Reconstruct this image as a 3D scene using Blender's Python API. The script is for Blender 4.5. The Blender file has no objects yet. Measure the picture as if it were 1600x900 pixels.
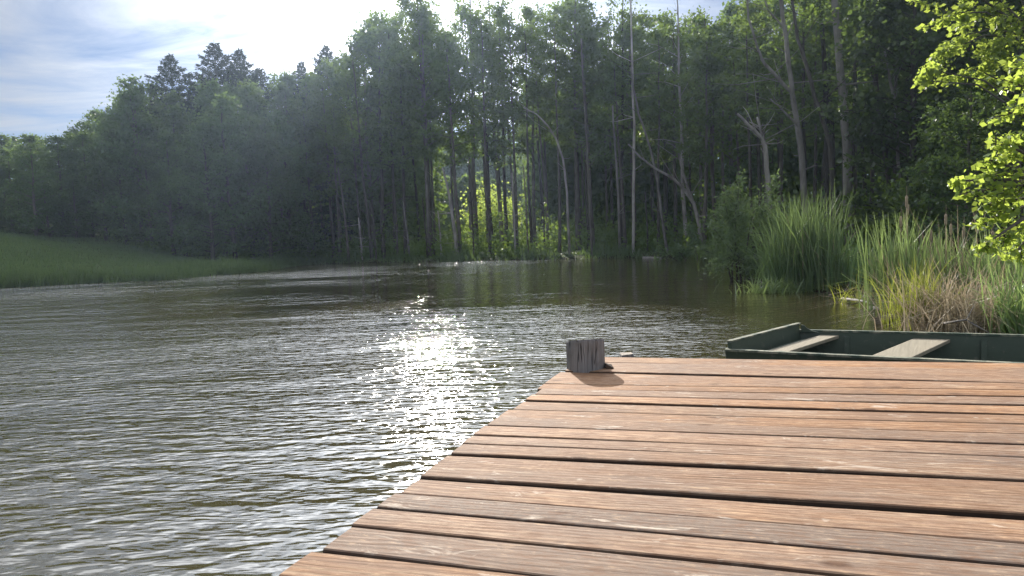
import bpy, math, random
import numpy as np
from mathutils import Vector, Matrix, Euler

R_ = math.radians
scene = bpy.context.scene
COL = scene.collection

# ------------------------------------------------------------------ camera
F_PX = 1111.0
CAM = Vector((0.0, 0.0, 1.10))
PITCH, ROLL = R_(3.6), R_(2.2)
FW = Vector((0, math.cos(PITCH), -math.sin(PITCH)))
R0 = Vector((1, 0, 0)); U0 = Vector((0, math.sin(PITCH), math.cos(PITCH)))
RT = R0 * math.cos(ROLL) - U0 * math.sin(ROLL)
UP = U0 * math.cos(ROLL) + R0 * math.sin(ROLL)

def ray(px, py):
    return FW + RT * ((px - 800) / F_PX) - UP * ((py - 450) / F_PX)
def at_z(px, py, z=0.0):
    d = ray(px, py); t = (z - CAM.z) / d.z
    return CAM + d * t
def at_y(px, py, Y):
    d = ray(px, py)
    return CAM + d * (Y / d.y)
def project(p):
    v = Vector(p) - CAM; dp = v.dot(FW)
    return 800 + F_PX * v.dot(RT) / dp, 450 - F_PX * v.dot(UP) / dp

cam = bpy.data.cameras.new('camera'); camo = bpy.data.objects.new('camera', cam)
COL.objects.link(camo); scene.camera = camo
M = Matrix((RT, UP, -FW)).transposed().to_4x4(); M.translation = CAM
camo.matrix_world = M
cam.sensor_width = 36; cam.lens = 36 * F_PX / 1600; cam.clip_start = .05; cam.clip_end = 2000

# ------------------------------------------------------------------ helpers
def tag(o, label=None, cat=None, group=None, kind=None):
    if label: o['label'] = label
    if cat: o['category'] = cat
    if group: o['group'] = group
    if kind: o['kind'] = kind
    return o
def link(name, me, mat=None, parent=None):
    o = bpy.data.objects.new(name, me); COL.objects.link(o)
    if mat is not None and me is not None and not me.materials: me.materials.append(mat)
    if parent: o.parent = parent
    return o
def empty(name, loc, label, cat, group=None):
    o = bpy.data.objects.new(name, None); COL.objects.link(o); o.location = loc
    o.empty_display_size = .2
    return tag(o, label, cat, group)

class MB:
    """collects vertices and faces of one mesh"""
    def __init__(s): s.v = []; s.f = []; s.sm = []
    def add(s, vs, fs, smooth=False):
        b = len(s.v); s.v += [tuple(x) for x in vs]
        s.f += [tuple(i + b for i in f) for f in fs]; s.sm += [smooth] * len(fs)
    def tube(s, pts, rad, n=7, cap=True, smooth=True, wob=0, rng=random):
        pts = [Vector(p) for p in pts]; rings = []
        t0 = (pts[1] - pts[0]).normalized()
        ref = Vector((1, 0, 0)) if abs(t0.x) < .8 else Vector((0, 1, 0))
        u = t0.cross(ref).normalized()
        for i, p in enumerate(pts):
            t = (pts[min(i + 1, len(pts) - 1)] - pts[max(i - 1, 0)]).normalized()
            u = (u - t * u.dot(t)).normalized(); w = t.cross(u)
            r = rad[i] if hasattr(rad, '__len__') else rad
            rings.append([p + (u * math.cos(a) + w * math.sin(a)) * r * (1 + rng.uniform(-wob, wob))
                          for a in [2 * math.pi * k / n for k in range(n)]])
        vs = [v for r in rings for v in r]; fs = []
        for i in range(len(pts) - 1):
            for k in range(n):
                fs.append((i * n + k, i * n + (k + 1) % n, (i + 1) * n + (k + 1) % n, (i + 1) * n + k))
        s.add(vs, fs, smooth)
        if cap:
            b = len(s.v) - len(vs)
            s.f.append(tuple(b + (len(pts) - 1) * n + k for k in range(n))); s.sm.append(False)
            s.f.append(tuple(b + n - 1 - k for k in range(n))); s.sm.append(False)
    def hexa(s, c):
        """8 corners: bottom 0-3 counter-clockwise, top 4-7"""
        s.add(c, [(3, 2, 1, 0), (4, 5, 6, 7), (0, 1, 5, 4), (1, 2, 6, 5), (2, 3, 7, 6), (3, 0, 4, 7)])
    def build(s, name, mat, parent=None, bevel=0):
        me = bpy.data.meshes.new(name); me.from_pydata(s.v, [], s.f)
        me.polygons.foreach_set('use_smooth', s.sm); me.update()
        o = link(name, me, mat, parent)
        if bevel:
            m = o.modifiers.new('bevel', 'BEVEL'); m.width = bevel; m.segments = 2; m.limit_method = 'ANGLE'
        return o

def np_mesh(name, verts, nside):
    """verts (n, nside, 3): n separate polygons"""
    n = len(verts); me = bpy.data.meshes.new(name)
    me.vertices.add(n * nside); me.vertices.foreach_set('co', verts.astype(np.float32).ravel())
    me.loops.add(n * nside); me.loops.foreach_set('vertex_index', np.arange(n * nside, dtype=np.int32))
    me.polygons.add(n); me.polygons.foreach_set('loop_start', np.arange(n, dtype=np.int32) * nside)
    me.update(); return me

def leaves_np(pos, size, rng, aspect=.62, droop=0.0, along=None):
    """rhombic leaf at each position; along = preferred axis (n,3)"""
    n = len(pos)
    a = rng.normal(size=(n, 3)); a[:, 2] -= droop
    if along is not None: a = a * .45 + along
    a /= np.linalg.norm(a, axis=1)[:, None]
    b = rng.normal(size=(n, 3)); b -= a * (a * b).sum(1)[:, None]
    b /= np.linalg.norm(b, axis=1)[:, None]
    sz = size * rng.uniform(.5, 1.5, n)[:, None]
    v = np.empty((n, 4, 3))
    v[:, 0] = pos; v[:, 2] = pos + a * sz
    v[:, 1] = pos + a * sz * .45 + b * sz * aspect * .5
    v[:, 3] = pos + a * sz * .45 - b * sz * aspect * .5
    return v

# ------------------------------------------------------------------ materials
def new_mat(name):
    m = bpy.data.materials.new(name); m.use_nodes = True
    nt = m.node_tree; nt.nodes.clear()
    return m, nt
def N(nt, typ, **kw):
    n = nt.nodes.new(typ)
    for k, v in kw.items():
        if k.startswith('i_'):
            key = k[2:]; key = int(key) if key.isdigit() else key.replace('_', ' ')
            n.inputs[key].default_value = v
        else: setattr(n, k, v)
    return n
def L(nt, a, b): nt.links.new(a, b)
def ramp(nt, fac, stops):
    r = N(nt, 'ShaderNodeValToRGB'); e = r.color_ramp.elements
    while len(e) < len(stops): e.new(.5)
    for el, (p, c) in zip(e, stops):
        el.position = p; el.color = (*c, 1) if len(c) == 3 else c
    L(nt, fac, r.inputs[0]); return r.outputs[0]
def mixc(nt, fac, a, b, mode='MIX'):
    m = N(nt, 'ShaderNodeMix', data_type='RGBA', blend_type=mode)
    for sock, val in ((m.inputs[0], fac), (m.inputs[6], a), (m.inputs[7], b)):
        if hasattr(val, 'is_output'): L(nt, val, sock)
        elif isinstance(val, (int, float)): sock.default_value = val
        else: sock.default_value = (*val, 1)
    return m.outputs[2]
def mth(nt, op, a, b=None, clamp=False):
    m = N(nt, 'ShaderNodeMath', operation=op); m.use_clamp = clamp
    for i, v in enumerate((a, b)):
        if v is None: continue
        if hasattr(v, 'is_output'): L(nt, v, m.inputs[i])
        else: m.inputs[i].default_value = v
    return m.outputs[0]
def noise(nt, vec, scale, detail=4, rough=.55, dist=0.0):
    n = N(nt, 'ShaderNodeTexNoise', i_Scale=scale, i_Detail=detail, i_Roughness=rough, i_Distortion=dist)
    if vec is not None: L(nt, vec, n.inputs['Vector'])
    return n.outputs['Fac']
def mapping(nt, vec, scale=(1, 1, 1), rot=(0, 0, 0), loc=(0, 0, 0)):
    m = N(nt, 'ShaderNodeMapping'); L(nt, vec, m.inputs['Vector'])
    m.inputs['Scale'].default_value = scale; m.inputs['Rotation'].default_value = rot
    m.inputs['Location'].default_value = loc
    return m.outputs[0]
def principled(nt, color, rough=.7, normal=None, spec=.3):
    p = N(nt, 'ShaderNodeBsdfPrincipled'); o = N(nt, 'ShaderNodeOutputMaterial')
    if hasattr(color, 'is_output'): L(nt, color, p.inputs['Base Color'])
    else: p.inputs['Base Color'].default_value = (*color, 1)
    if hasattr(rough, 'is_output'): L(nt, rough, p.inputs['Roughness'])
    else: p.inputs['Roughness'].default_value = rough
    p.inputs['Specular IOR Level'].default_value = spec
    if normal is not None: L(nt, normal, p.inputs['Normal'])
    L(nt, p.outputs[0], o.inputs[0]); return p
def bump(nt, h, strength=.5, dist=.02):
    b = N(nt, 'ShaderNodeBump', i_Strength=strength, i_Distance=dist); L(nt, h, b.inputs['Height'])
    return b.outputs[0]

def mat_leaf(name, c1, c2, trans, tf=.45, gloss=.06):
    """a thin leaf: reflects on both sides and lets light through"""
    m, nt = new_mat(name)
    g = N(nt, 'ShaderNodeNewGeometry'); oi = N(nt, 'ShaderNodeObjectInfo')
    f = mth(nt, 'ADD', mth(nt, 'MULTIPLY', g.outputs['Random Per Island'], .55), mth(nt, 'MULTIPLY', oi.outputs['Random'], .45))
    col = mixc(nt, f, c1, c2)
    hs = N(nt, 'ShaderNodeHueSaturation'); L(nt, col, hs.inputs['Color'])
    L(nt, mth(nt, 'ADD', mth(nt, 'MULTIPLY', oi.outputs['Random'], .04), .48), hs.inputs['Hue'])
    L(nt, mth(nt, 'ADD', mth(nt, 'MULTIPLY', oi.outputs['Random'], .5), .75), hs.inputs['Value'])
    d = N(nt, 'ShaderNodeBsdfDiffuse'); L(nt, hs.outputs[0], d.inputs['Color'])
    t = N(nt, 'ShaderNodeBsdfTranslucent')
    L(nt, mixc(nt, f, [x * .7 for x in trans], trans), t.inputs['Color'])
    gl = N(nt, 'ShaderNodeBsdfGlossy', i_Roughness=.4); gl.inputs['Color'].default_value = (.6, .6, .6, 1)
    s1 = N(nt, 'ShaderNodeMixShader'); s1.inputs[0].default_value = tf
    L(nt, d.outputs[0], s1.inputs[1]); L(nt, t.outputs[0], s1.inputs[2])
    s2 = N(nt, 'ShaderNodeMixShader'); s2.inputs[0].default_value = gloss
    L(nt, s1.outputs[0], s2.inputs[1]); L(nt, gl.outputs[0], s2.inputs[2])
    o = N(nt, 'ShaderNodeOutputMaterial'); L(nt, s2.outputs[0], o.inputs[0])
    return m

def mat_bark(name, dark, light, scale=6.0):
    m, nt = new_mat(name)
    tc = N(nt, 'ShaderNodeTexCoord'); oi = N(nt, 'ShaderNodeObjectInfo')
    v = mapping(nt, tc.outputs['Object'], (scale, scale, scale * .25))
    n1 = noise(nt, v, 1.0, 6, .65); n2 = noise(nt, tc.outputs['Object'], .7, 3)
    f = mth(nt, 'ADD', mth(nt, 'MULTIPLY', n1, .7), mth(nt, 'MULTIPLY', n2, .5))
    col = ramp(nt, f, [(.38, dark), (.78, light)])
    hs = N(nt, 'ShaderNodeHueSaturation'); L(nt, col, hs.inputs['Color'])
    L(nt, mth(nt, 'ADD', mth(nt, 'MULTIPLY', oi.outputs['Random'], .8), .6), hs.inputs['Value'])
    principled(nt, hs.outputs[0], .9, bump(nt, n1, .6, .03), .1)
    return m

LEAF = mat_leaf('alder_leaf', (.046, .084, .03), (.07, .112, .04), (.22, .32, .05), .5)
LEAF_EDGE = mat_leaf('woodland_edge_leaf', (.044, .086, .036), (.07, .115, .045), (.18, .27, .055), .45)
LEAF_LIT = mat_leaf('leaf_painted_sun', (.10, .17, .03), (.15, .22, .04), (.52, .64, .10), .62)  # brighter leaf for sunlit foliage, the sunlight put into its colour
NEEDLE = mat_leaf('spruce_needle', (.015, .032, .016), (.028, .05, .022), (.04, .06, .015), .2)
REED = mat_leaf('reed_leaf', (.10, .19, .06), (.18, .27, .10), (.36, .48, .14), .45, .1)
REED_DARK = mat_leaf('reed_leaf_painted_shade', (.085, .16, .07), (.13, .21, .095), (.24, .34, .10), .4)  # darker copy of the reed leaf, the trees' shade put into its colour
SEDGE = mat_leaf('sedge_leaf', (.13, .17, .03), (.22, .24, .06), (.40, .44, .06), .5)
STRAW = mat_leaf('dry_grass_leaf', (.24, .18, .12), (.50, .42, .31), (.42, .33, .22), .38)
GRASS = mat_leaf('meadow_grass_blade', (.055, .115, .04), (.115, .15, .065), (.2, .3, .06), .35)
UNDER = mat_leaf('undergrowth_leaf', (.055, .11, .03), (.085, .145, .04), (.25, .36, .05), .45)
BARK = mat_bark('grey_bark', (.045, .038, .032), (.16, .145, .13))
BARK_PALE = mat_bark('pale_dead_bark', (.12, .108, .098), (.47, .44, .41), 5)
SPRUCE_BARK = mat_bark('spruce_bark', (.03, .024, .02), (.09, .07, .055))
BARK_DEBRIS = mat_bark('driftwood_bark', (.06, .05, .04), (.26, .22, .18), 9)

# ------------------------------------------------------------------ pond outline and terrain
shore_px = [(-700, 480), (-300, 463), (0, 450), (130, 443), (260, 437), (400, 425), (470, 414), (520, 411.5), (600, 410),
            (750, 408), (900, 404.5), (1000, 402.5), (1075, 402)]
shore = [at_z(x, y, 0).xy for x, y in shore_px]
shore += [Vector((10.2, 30)), Vector((6.6, 20)), Vector((5.0, 15.9)), Vector((5.1, 13.3)), Vector((5.7, 11.6)), Vector((4.9, 9.6)),
          Vector((4.25, 8.2)), Vector((4.3, 7.2)), Vector((6.2, 6.3)), Vector((8.5, 5.0)), Vector((9.5, 2.0)), Vector((9.0, -4)), Vector((7.0, -14)),
          Vector((-12, -22)), Vector((-45, -16)), Vector((-62, 8))]
SH = np.array([[p.x, p.y] for p in shore])
def sdist(P):
    """distance to the pond's edge, negative on the water"""
    P = np.atleast_2d(P); A = SH; B = np.roll(SH, -1, 0)
    d = np.full(len(P), 1e9); ins = np.zeros(len(P), bool)
    for a, b in zip(A, B):
        ab = b - a; t = np.clip(((P - a) @ ab) / (ab @ ab), 0, 1)
        d = np.minimum(d, np.linalg.norm(P - a - t[:, None] * ab, axis=1))
        c = (a[1] > P[:, 1]) != (b[1] > P[:, 1])
        with np.errstate(divide='ignore', invalid='ignore'):
            xi = (b[0] - a[0]) * (P[:, 1] - a[1]) / (b[1] - a[1]) + a[0]
        ins ^= c & (P[:, 0] < xi)
    return np.where(ins, -d, d)
def sstep(a, b, x):
    t = np.clip((x - a) / (b - a), 0, 1); return t * t * (3 - 2 * t)
def Hn(P):
    P = np.atleast_2d(np.asarray(P, float)); s = sdist(P); x, y = P[:, 0], P[:, 1]
    z = np.where(s < 0, -.7 * sstep(0, -3, s) - .05, -.05 + .32 * sstep(0, 1.4, s))
    so = np.maximum(s - 1.0, 0)
    w = 1 - sstep(-34, -12, x)
    z += w * .128 * np.minimum(so, 60)
    z += (1 - w) * .018 * np.minimum(so, 40)
    z += (1 - w) * sstep(70, 105, y) * 3.0
    z += (s > 1) * (.12 * np.sin(x * .61 + 1.3) * np.sin(y * .47) + .05 * np.sin(x * 1.9) * np.sin(y * 1.7 + 2)) * np.minimum(so * .3, 1)
    return z
def H(x, y): return float(Hn([[x, y]])[0])

# ground sheet: fine near, coarse far
def axis(segs):
    out = []
    for a, b, st in segs: out += list(np.arange(a, b, st))
    return np.array(out + [segs[-1][1]])
gx = axis([(-300, -80, 20), (-80, 30, .9), (30, 80, 5), (80, 300, 20)])
gy = axis([(-120, -24, 12), (-24, 75, .9), (75, 130, 3), (130, 320, 19)])
X, Y = np.meshgrid(gx, gy); P = np.stack([X.ravel(), Y.ravel()], 1); Z = Hn(P)
me = bpy.data.meshes.new('ground')
nx, ny = len(gx), len(gy)
idx = np.arange(nx * ny).reshape(ny, nx)
faces = np.stack([idx[:-1, :-1], idx[:-1, 1:], idx[1:, 1:], idx[1:, :-1]], -1).reshape(-1, 4)
me.from_pydata(np.column_stack([P, Z]).tolist(), [], faces.tolist())
me.polygons.foreach_set('use_smooth', [True] * len(me.polygons))
m, nt = new_mat('soil_and_turf')
geo = N(nt, 'ShaderNodeNewGeometry')
n1 = noise(nt, geo.outputs['Position'], .25, 6, .6); n2 = noise(nt, geo.outputs['Position'], 5, 5, .65)
sep = N(nt, 'ShaderNodeSeparateXYZ'); L(nt, geo.outputs['Position'], sep.inputs[0])
grass = mixc(nt, n2, (.055, .095, .028), (.10, .15, .045))
grass = mixc(nt, mth(nt, 'MULTIPLY', n1, .5), grass, (.08, .075, .03))
wet = ramp(nt, sep.outputs['Z'], [(.0, (0, 0, 0)), (.25, (1, 1, 1))])
col = mixc(nt, wet, (.03, .024, .015), grass)
principled(nt, col, .95, bump(nt, n2, .8, .1), .1)
go = link('ground', me, m); tag(go, kind='structure')

# ------------------------------------------------------------------ water
me = bpy.data.meshes.new('water')
me.from_pydata([(-90, -40, 0), (40, -40, 0), (40, 75, 0), (-90, 75, 0)], [], [(0, 1, 2, 3)])
m, nt = new_mat('murky_pond_water')
geo = N(nt, 'ShaderNodeNewGeometry'); pos = geo.outputs['Position']
sep = N(nt, 'ShaderNodeSeparateXYZ'); L(nt, pos, sep.inputs[0])
rot = (0, 0, R_(9))
wv = noise(nt, mapping(nt, pos, (5.2, 13.2, 1), rot), 1.0, 2.0, .5, .25)        # wind ripples
wv2 = noise(nt, mapping(nt, pos, (11.0, 19.0, 1), (0, 0, R_(-14))), 1.0, 1.5, .5, .2)   # fine ripples
wv3 = noise(nt, mapping(nt, pos, (.55, 1.3, 1), (0, 0, R_(16))), 1.0, 1.0, .5)       # slow swell
calm = noise(nt, mapping(nt, pos, (.10, .16, 1)), 1.0, 3, .55)
far = N(nt, 'ShaderNodeMapRange', interpolation_type='SMOOTHSTEP'); far.inputs['From Min'].default_value = 5.0; far.inputs['From Max'].default_value = 16.0; far.inputs['To Min'].default_value = 1.0; far.inputs['To Max'].default_value = .35
L(nt, sep.outputs['Y'], far.inputs['Value'])
h = mth(nt, 'MULTIPLY', mth(nt, 'ADD', mth(nt, 'MULTIPLY', wv, .040), mth(nt, 'MULTIPLY', wv2, .006)), far.outputs[0])
wv4 = noise(nt, mapping(nt, pos, (1.7, 4.6, 1), (0, 0, R_(4))), 1.0, 1.5, .5, .2)      # longer wavelets
h = mth(nt, 'ADD', h, mth(nt, 'ADD', mth(nt, 'MULTIPLY', wv3, .06), mth(nt, 'MULTIPLY', wv4, .032)))
# lee of the dock and of the reeds: ripples die down toward the right bank
lee = N(nt, 'ShaderNodeMapRange', interpolation_type='SMOOTHSTEP'); lee.inputs['From Min'].default_value = -.2; lee.inputs['From Max'].default_value = 4.5
lee.inputs['To Min'].default_value = 1.0; lee.inputs['To Max'].default_value = .22
L(nt, mth(nt, 'SUBTRACT', sep.outputs['X'], mth(nt, 'MULTIPLY', sep.outputs['Y'], .06)), lee.inputs['Value'])
cm = N(nt, 'ShaderNodeMapRange'); cm.inputs['From Min'].default_value = .35; cm.inputs['From Max'].default_value = .6
cm.inputs['To Min'].default_value = .38; cm.inputs['To Max'].default_value = 1.15; L(nt, calm, cm.inputs['Value'])
gust = N(nt, 'ShaderNodeMapRange', interpolation_type='SMOOTHSTEP'); gust.inputs['From Min'].default_value = 10.0; gust.inputs['From Max'].default_value = 18.0; gust.inputs['To Min'].default_value = 1.0; gust.inputs['To Max'].default_value = 2.6
L(nt, mth(nt, 'SUBTRACT', mth(nt, 'MULTIPLY', sep.outputs['Y'], .42), mth(nt, 'MULTIPLY', sep.outputs['X'], .30)), gust.inputs['Value'])
h = mth(nt, 'MULTIPLY', mth(nt, 'MULTIPLY', h, gust.outputs[0]), mth(nt, 'MULTIPLY', lee.outputs[0], cm.outputs[0]))
b = N(nt, 'ShaderNodeBump', i_Strength=1.0, i_Distance=1.0); L(nt, h, b.inputs['Height'])
colw = mixc(nt, noise(nt, pos, .3, 3), (.044, .038, .015), (.066, .056, .022))
p = principled(nt, colw, .062, b.outputs[0], .5); p.inputs['IOR'].default_value = 1.92
wo = link('water', me, m); tag(wo, kind='structure')

# ------------------------------------------------------------------ dock
ZD = .35
gaps = [(560, 566, .0), (569, 577, .007), (585, 598, .011), (602, 609.3, .008), (610.7, 619, .009), (621, 631.3, .008), (631.7, 644.8, .009),
        (645.7, 659, .011), (660, 675, .006), (675, 691.5, .009), (691.7, 710.5, .007), (707.2, 728.5, .009), (725.5, 750, .008),
        (748, 774.6, .006), (771, 803, .012), (802, 840, .007), (833, 876, .010), (870, 919, .013)]
lines = [(at_z(1050, a, ZD).xy, at_z(1550, b_, ZD).xy, g) for a, b_, g in gaps]
# further planks toward and under the camera keep the average course
dl = (lines[-1][1] - lines[-1][0])
nrm = Vector((dl.y, -dl.x)).normalized()
for k, (w_, g) in enumerate([(.16, .012), (.15, .006), (.15, .006), (.16, .01), (.15, .007), (.15, .008), (.16, .006), (.15, .007), (.15, .01), (.16, .007), (.15, .006), (.15, .01), (.15, .01)]):
    a, b_, _ = lines[-1]; lines.append((a + nrm * w_, b_ + nrm * w_, g))
E0, E1 = at_z(881, 580, ZD).xy, at_z(440, 898, ZD).xy
def isect(p, q, a, b_):
    d1, d2 = q - p, b_ - a; den = d1.x * d2.y - d1.y * d2.x
    t = ((a.x - p.x) * d2.y - (a.y - p.y) * d2.x) / den
    return p + d1 * t
rng = random.Random(5)
dock = empty('wooden_dock', (E0.x, E0.y, 0), 'reddish brown plank dock with a cut-off corner post, in front of the green boat', 'dock')
OFF = Vector((E0.x, E0.y, 0))
deck = MB(); tones = []; edges = []
grey = {15: .95, 17: .70, 4: .6, 1: .45, 8: .5, 11: .15, 12: .55, 13: .2, 2: .15, 6: .2, 10: .4, 16: .25}
for i in range(len(lines) - 1):
    a0, a1, g0 = lines[i]; b0, b1, g1 = lines[i + 1]
    l0 = isect(a0, a1, E0, E1); l1 = isect(b0, b1, E0, E1)
    da, db = (a1 - a0).normalized(), (b1 - b0).normalized()
    j = rng.uniform(-.02, .02)
    l0 = l0 + da * j; l1 = l1 + db * j
    n_ = Vector((-da.y, da.x))          # away from the camera
    if n_.y < 0: n_ = -n_
    LEN = 5.2; S = 26; zt = ZD + rng.uniform(-.003, .003); tilt = rng.uniform(-.004, .004)
    ph1, ph2 = rng.uniform(0, 9), rng.uniform(0, 9)
    rows = []
    for s_ in range(S + 1):
        t = LEN * s_ / S
        wob0 = .0022 * math.sin(t * 3.1 + ph1) + rng.uniform(-.0012, .0012)
        wob1 = .0022 * math.sin(t * 2.7 + ph2) + rng.uniform(-.0012, .0012)
        far = l0 + da * t - n_ * (g0 / 2 + wob0) ; near = l1 + db * t + n_ * (g1 / 2 + wob1)
        bow = .004 * math.sin(t * 1.1 + ph1)
        r = .007
        d_ = (far - near).normalized()
        prof = [(near, -.036), (near, -r), (near + d_ * r * .35, -r * .3), (near + d_ * r, 0), (near.lerp(far, .5), .0012), (far - d_ * r, 0), (far - d_ * r * .35, -r * .3), (far, -r), (far, -.036)]
        rows.append([Vector((q.x, q.y, zt + z + bow + tilt * (k / 8 - .5))) - OFF for k, (q, z) in enumerate(prof)])
    vs = [v for r_ in rows for v in r_]; K = 9; fs = []
    for s_ in range(S):
        for k in range(K - 1):
            fs.append((s_ * K + k, s_ * K + k + 1, (s_ + 1) * K + k + 1, (s_ + 1) * K + k)[::-1])
        fs.append((s_ * K + K - 1, s_ * K, (s_ + 1) * K, (s_ + 1) * K + K - 1)[::-1])
    fs.append(tuple(range(K))); fs.append(tuple(range(S * K + K - 1, S * K - 1, -1)))
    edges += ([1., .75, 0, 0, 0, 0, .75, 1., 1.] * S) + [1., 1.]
    deck.add(vs, fs); tones += [grey.get(i, rng.uniform(0, .3))] * len(fs)
# wood
m, nt = new_mat('weathered_deck_wood')
tc = N(nt, 'ShaderNodeTexCoord'); geo = N(nt, 'ShaderNodeNewGeometry'); isl = geo.outputs['Random Per Island']
att = N(nt, 'ShaderNodeAttribute', attribute_name='tone')
comb = N(nt, 'ShaderNodeCombineXYZ'); L(nt, mth(nt, 'MULTIPLY', isl, 31.0), comb.inputs[0]); L(nt, mth(nt, 'MULTIPLY', isl, 17.0), comb.inputs[2])
ang = math.atan2(lines[12][1].y - lines[12][0].y, lines[12][1].x - lines[12][0].x)
vr = mapping(nt, tc.outputs['Object'], (1, 1, 1), (0, 0, -ang))
va = N(nt, 'ShaderNodeVectorMath', operation='ADD'); L(nt, vr, va.inputs[0]); L(nt, comb.outputs[0], va.inputs[1]); vv = va.outputs[0]
g1 = noise(nt, mapping(nt, vv, (4.0, 75, 8)), 1, 6, .65, .8)
g2 = noise(nt, mapping(nt, vv, (1.1, 22, 5)), 1, 4, .6, 1.4)
g3 = noise(nt, mapping(nt, vv, (3.0, 6, 3)), 1, 4, .6)
wav = N(nt, 'ShaderNodeTexWave', wave_type='BANDS', bands_direction='Y', i_Scale=14.0, i_Distortion=9.0, i_Detail=2.0, i_Detail_Scale=.9)
L(nt, mapping(nt, vv, (.22, 1.0, 1)), wav.inputs['Vector'])
vor = N(nt, 'ShaderNodeTexVoronoi', i_Scale=1.0, i_Randomness=1.0); L(nt, mapping(nt, vv, (2.6, 6.0, .01)), vor.inputs['Vector'])
knot = ramp(nt, vor.outputs['Distance'], [(.05, (1, 1, 1)), (.11, (0, 0, 0))])
isl2 = mth(nt, 'FRACT', mth(nt, 'MULTIPLY', isl, 7.31))
base = mixc(nt, isl2, (.38, .19, .082), (.50, .285, .14))
col = mixc(nt, mth(nt, 'MULTIPLY', wav.outputs['Fac'], .45), base, (.25, .12, .055))
# growth rings round the knots: cathedral grain
vd = mth(nt, 'SINE', mth(nt, 'MULTIPLY', mth(nt, 'ADD', vor.outputs['Distance'], mth(nt, 'MULTIPLY', g2, .35)), 85.0))
vm = ramp(nt, vor.outputs['Distance'], [(.10, (.55, .55, .55)), (.42, (0, 0, 0))])
col = mixc(nt, mth(nt, 'MULTIPLY', mth(nt, 'MAXIMUM', vd, 0.0), vm), col, (.20, .095, .045))
col = mixc(nt, ramp(nt, g1, [(.40, (0, 0, 0)), (.70, (.85, .85, .85))]), col, (.16, .08, .042))
col = mixc(nt, ramp(nt, g2, [(.50, (0, 0, 0)), (.66, (.8, .8, .8))]), col, (.50, .335, .205))
# weathered grey-brown stretches and foot wear, several boards long
wz = noise(nt, mapping(nt, tc.outputs['Object'], (1.3, 1.6, 1), loc=(5, 2, 0)), 1, 5, .65, .4)
col = mixc(nt, ramp(nt, wz, [(.44, (0, 0, 0)), (.64, (.65, .65, .65))]), col, (.19, .145, .115))
col = mixc(nt, ramp(nt, g3, [(.44, (0, 0, 0)), (.72, (.6, .6, .6))]), col, (.24, .165, .12))
hv = N(nt, 'ShaderNodeHueSaturation'); L(nt, col, hv.inputs['Color']); isl3 = mth(nt, 'FRACT', mth(nt, 'MULTIPLY', isl, 23.7))
L(nt, mth(nt, 'ADD', mth(nt, 'MULTIPLY', isl3, .42), .78), hv.inputs['Value']); L(nt, mth(nt, 'SUBTRACT', 1.05, mth(nt, 'MULTIPLY', isl2, .28)), hv.inputs['Saturation']); col = hv.outputs[0]
gcol = mixc(nt, g1, (.27, .205, .16), (.14, .105, .085))
col = mixc(nt, att.outputs['Fac'], col, gcol)
col = mixc(nt, mth(nt, 'MULTIPLY', knot, .8), col, (.085, .042, .024))
spk = noise(nt, mapping(nt, vv, (16, 48, 8), loc=(2, 4, 0)), 1, 5, .75)
col = mixc(nt, ramp(nt, spk, [(.40, (.6, .6, .6)), (.52, (0, 0, 0))]), col, (.20, .11, .065))
col = mixc(nt, ramp(nt, spk, [(.56, (0, 0, 0)), (.70, (.6, .6, .6))]), col, (.55, .37, .23))
# fine dark splits along the grain
cr = noise(nt, mapping(nt, vv, (1.6, 130, 8), loc=(1, 9, 0)), 1, 2, .5, .3)
crm = ramp(nt, cr, [(.70, (0, 0, 0)), (.735, (1, 1, 1))])
col = mixc(nt, mth(nt, 'MULTIPLY', crm, .75), col, (.05, .03, .02))
# scuffs and pale droppings
sc = noise(nt, mapping(nt, vv, (5, 14, 3), loc=(3, 1, 7)), 1, 5, .7, .8)
col = mixc(nt, ramp(nt, sc, [(.60, (0, 0, 0)), (.68, (.75, .75, .75))]), col, (.55, .46, .37))
# plank sides coloured near black, standing in for the shade inside the gaps
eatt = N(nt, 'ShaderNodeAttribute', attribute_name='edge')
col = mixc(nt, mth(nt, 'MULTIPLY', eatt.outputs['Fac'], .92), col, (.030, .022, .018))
hb = mth(nt, 'ADD', mth(nt, 'MULTIPLY', g1, -.8), mth(nt, 'ADD', mth(nt, 'MULTIPLY', wav.outputs['Fac'], -.3), mth(nt, 'MULTIPLY', crm, -.8)))
saw = N(nt, 'ShaderNodeTexWave', wave_type='BANDS', bands_direction='X', i_Scale=13.0, i_Distortion=6.0, i_Detail=3.0); L(nt, mapping(nt, vv, (1, .3, 1), (0, 0, .06)), saw.inputs['Vector'])
sawm = ramp(nt, isl, [(.80, (0, 0, 0)), (.82, (.10, .10, .10))])
hb = mth(nt, 'ADD', hb, mth(nt, 'MULTIPLY', saw.outputs['Fac'], sawm))
principled(nt, col, mth(nt, 'ADD', mth(nt, 'MULTIPLY', g2, .15), .72), bump(nt, hb, .6, .004), .10)
WOOD = m
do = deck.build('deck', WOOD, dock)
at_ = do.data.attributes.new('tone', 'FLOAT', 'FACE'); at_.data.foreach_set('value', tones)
at_ = do.data.attributes.new('edge', 'FLOAT', 'FACE'); at_.data.foreach_set('value', edges)

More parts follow.
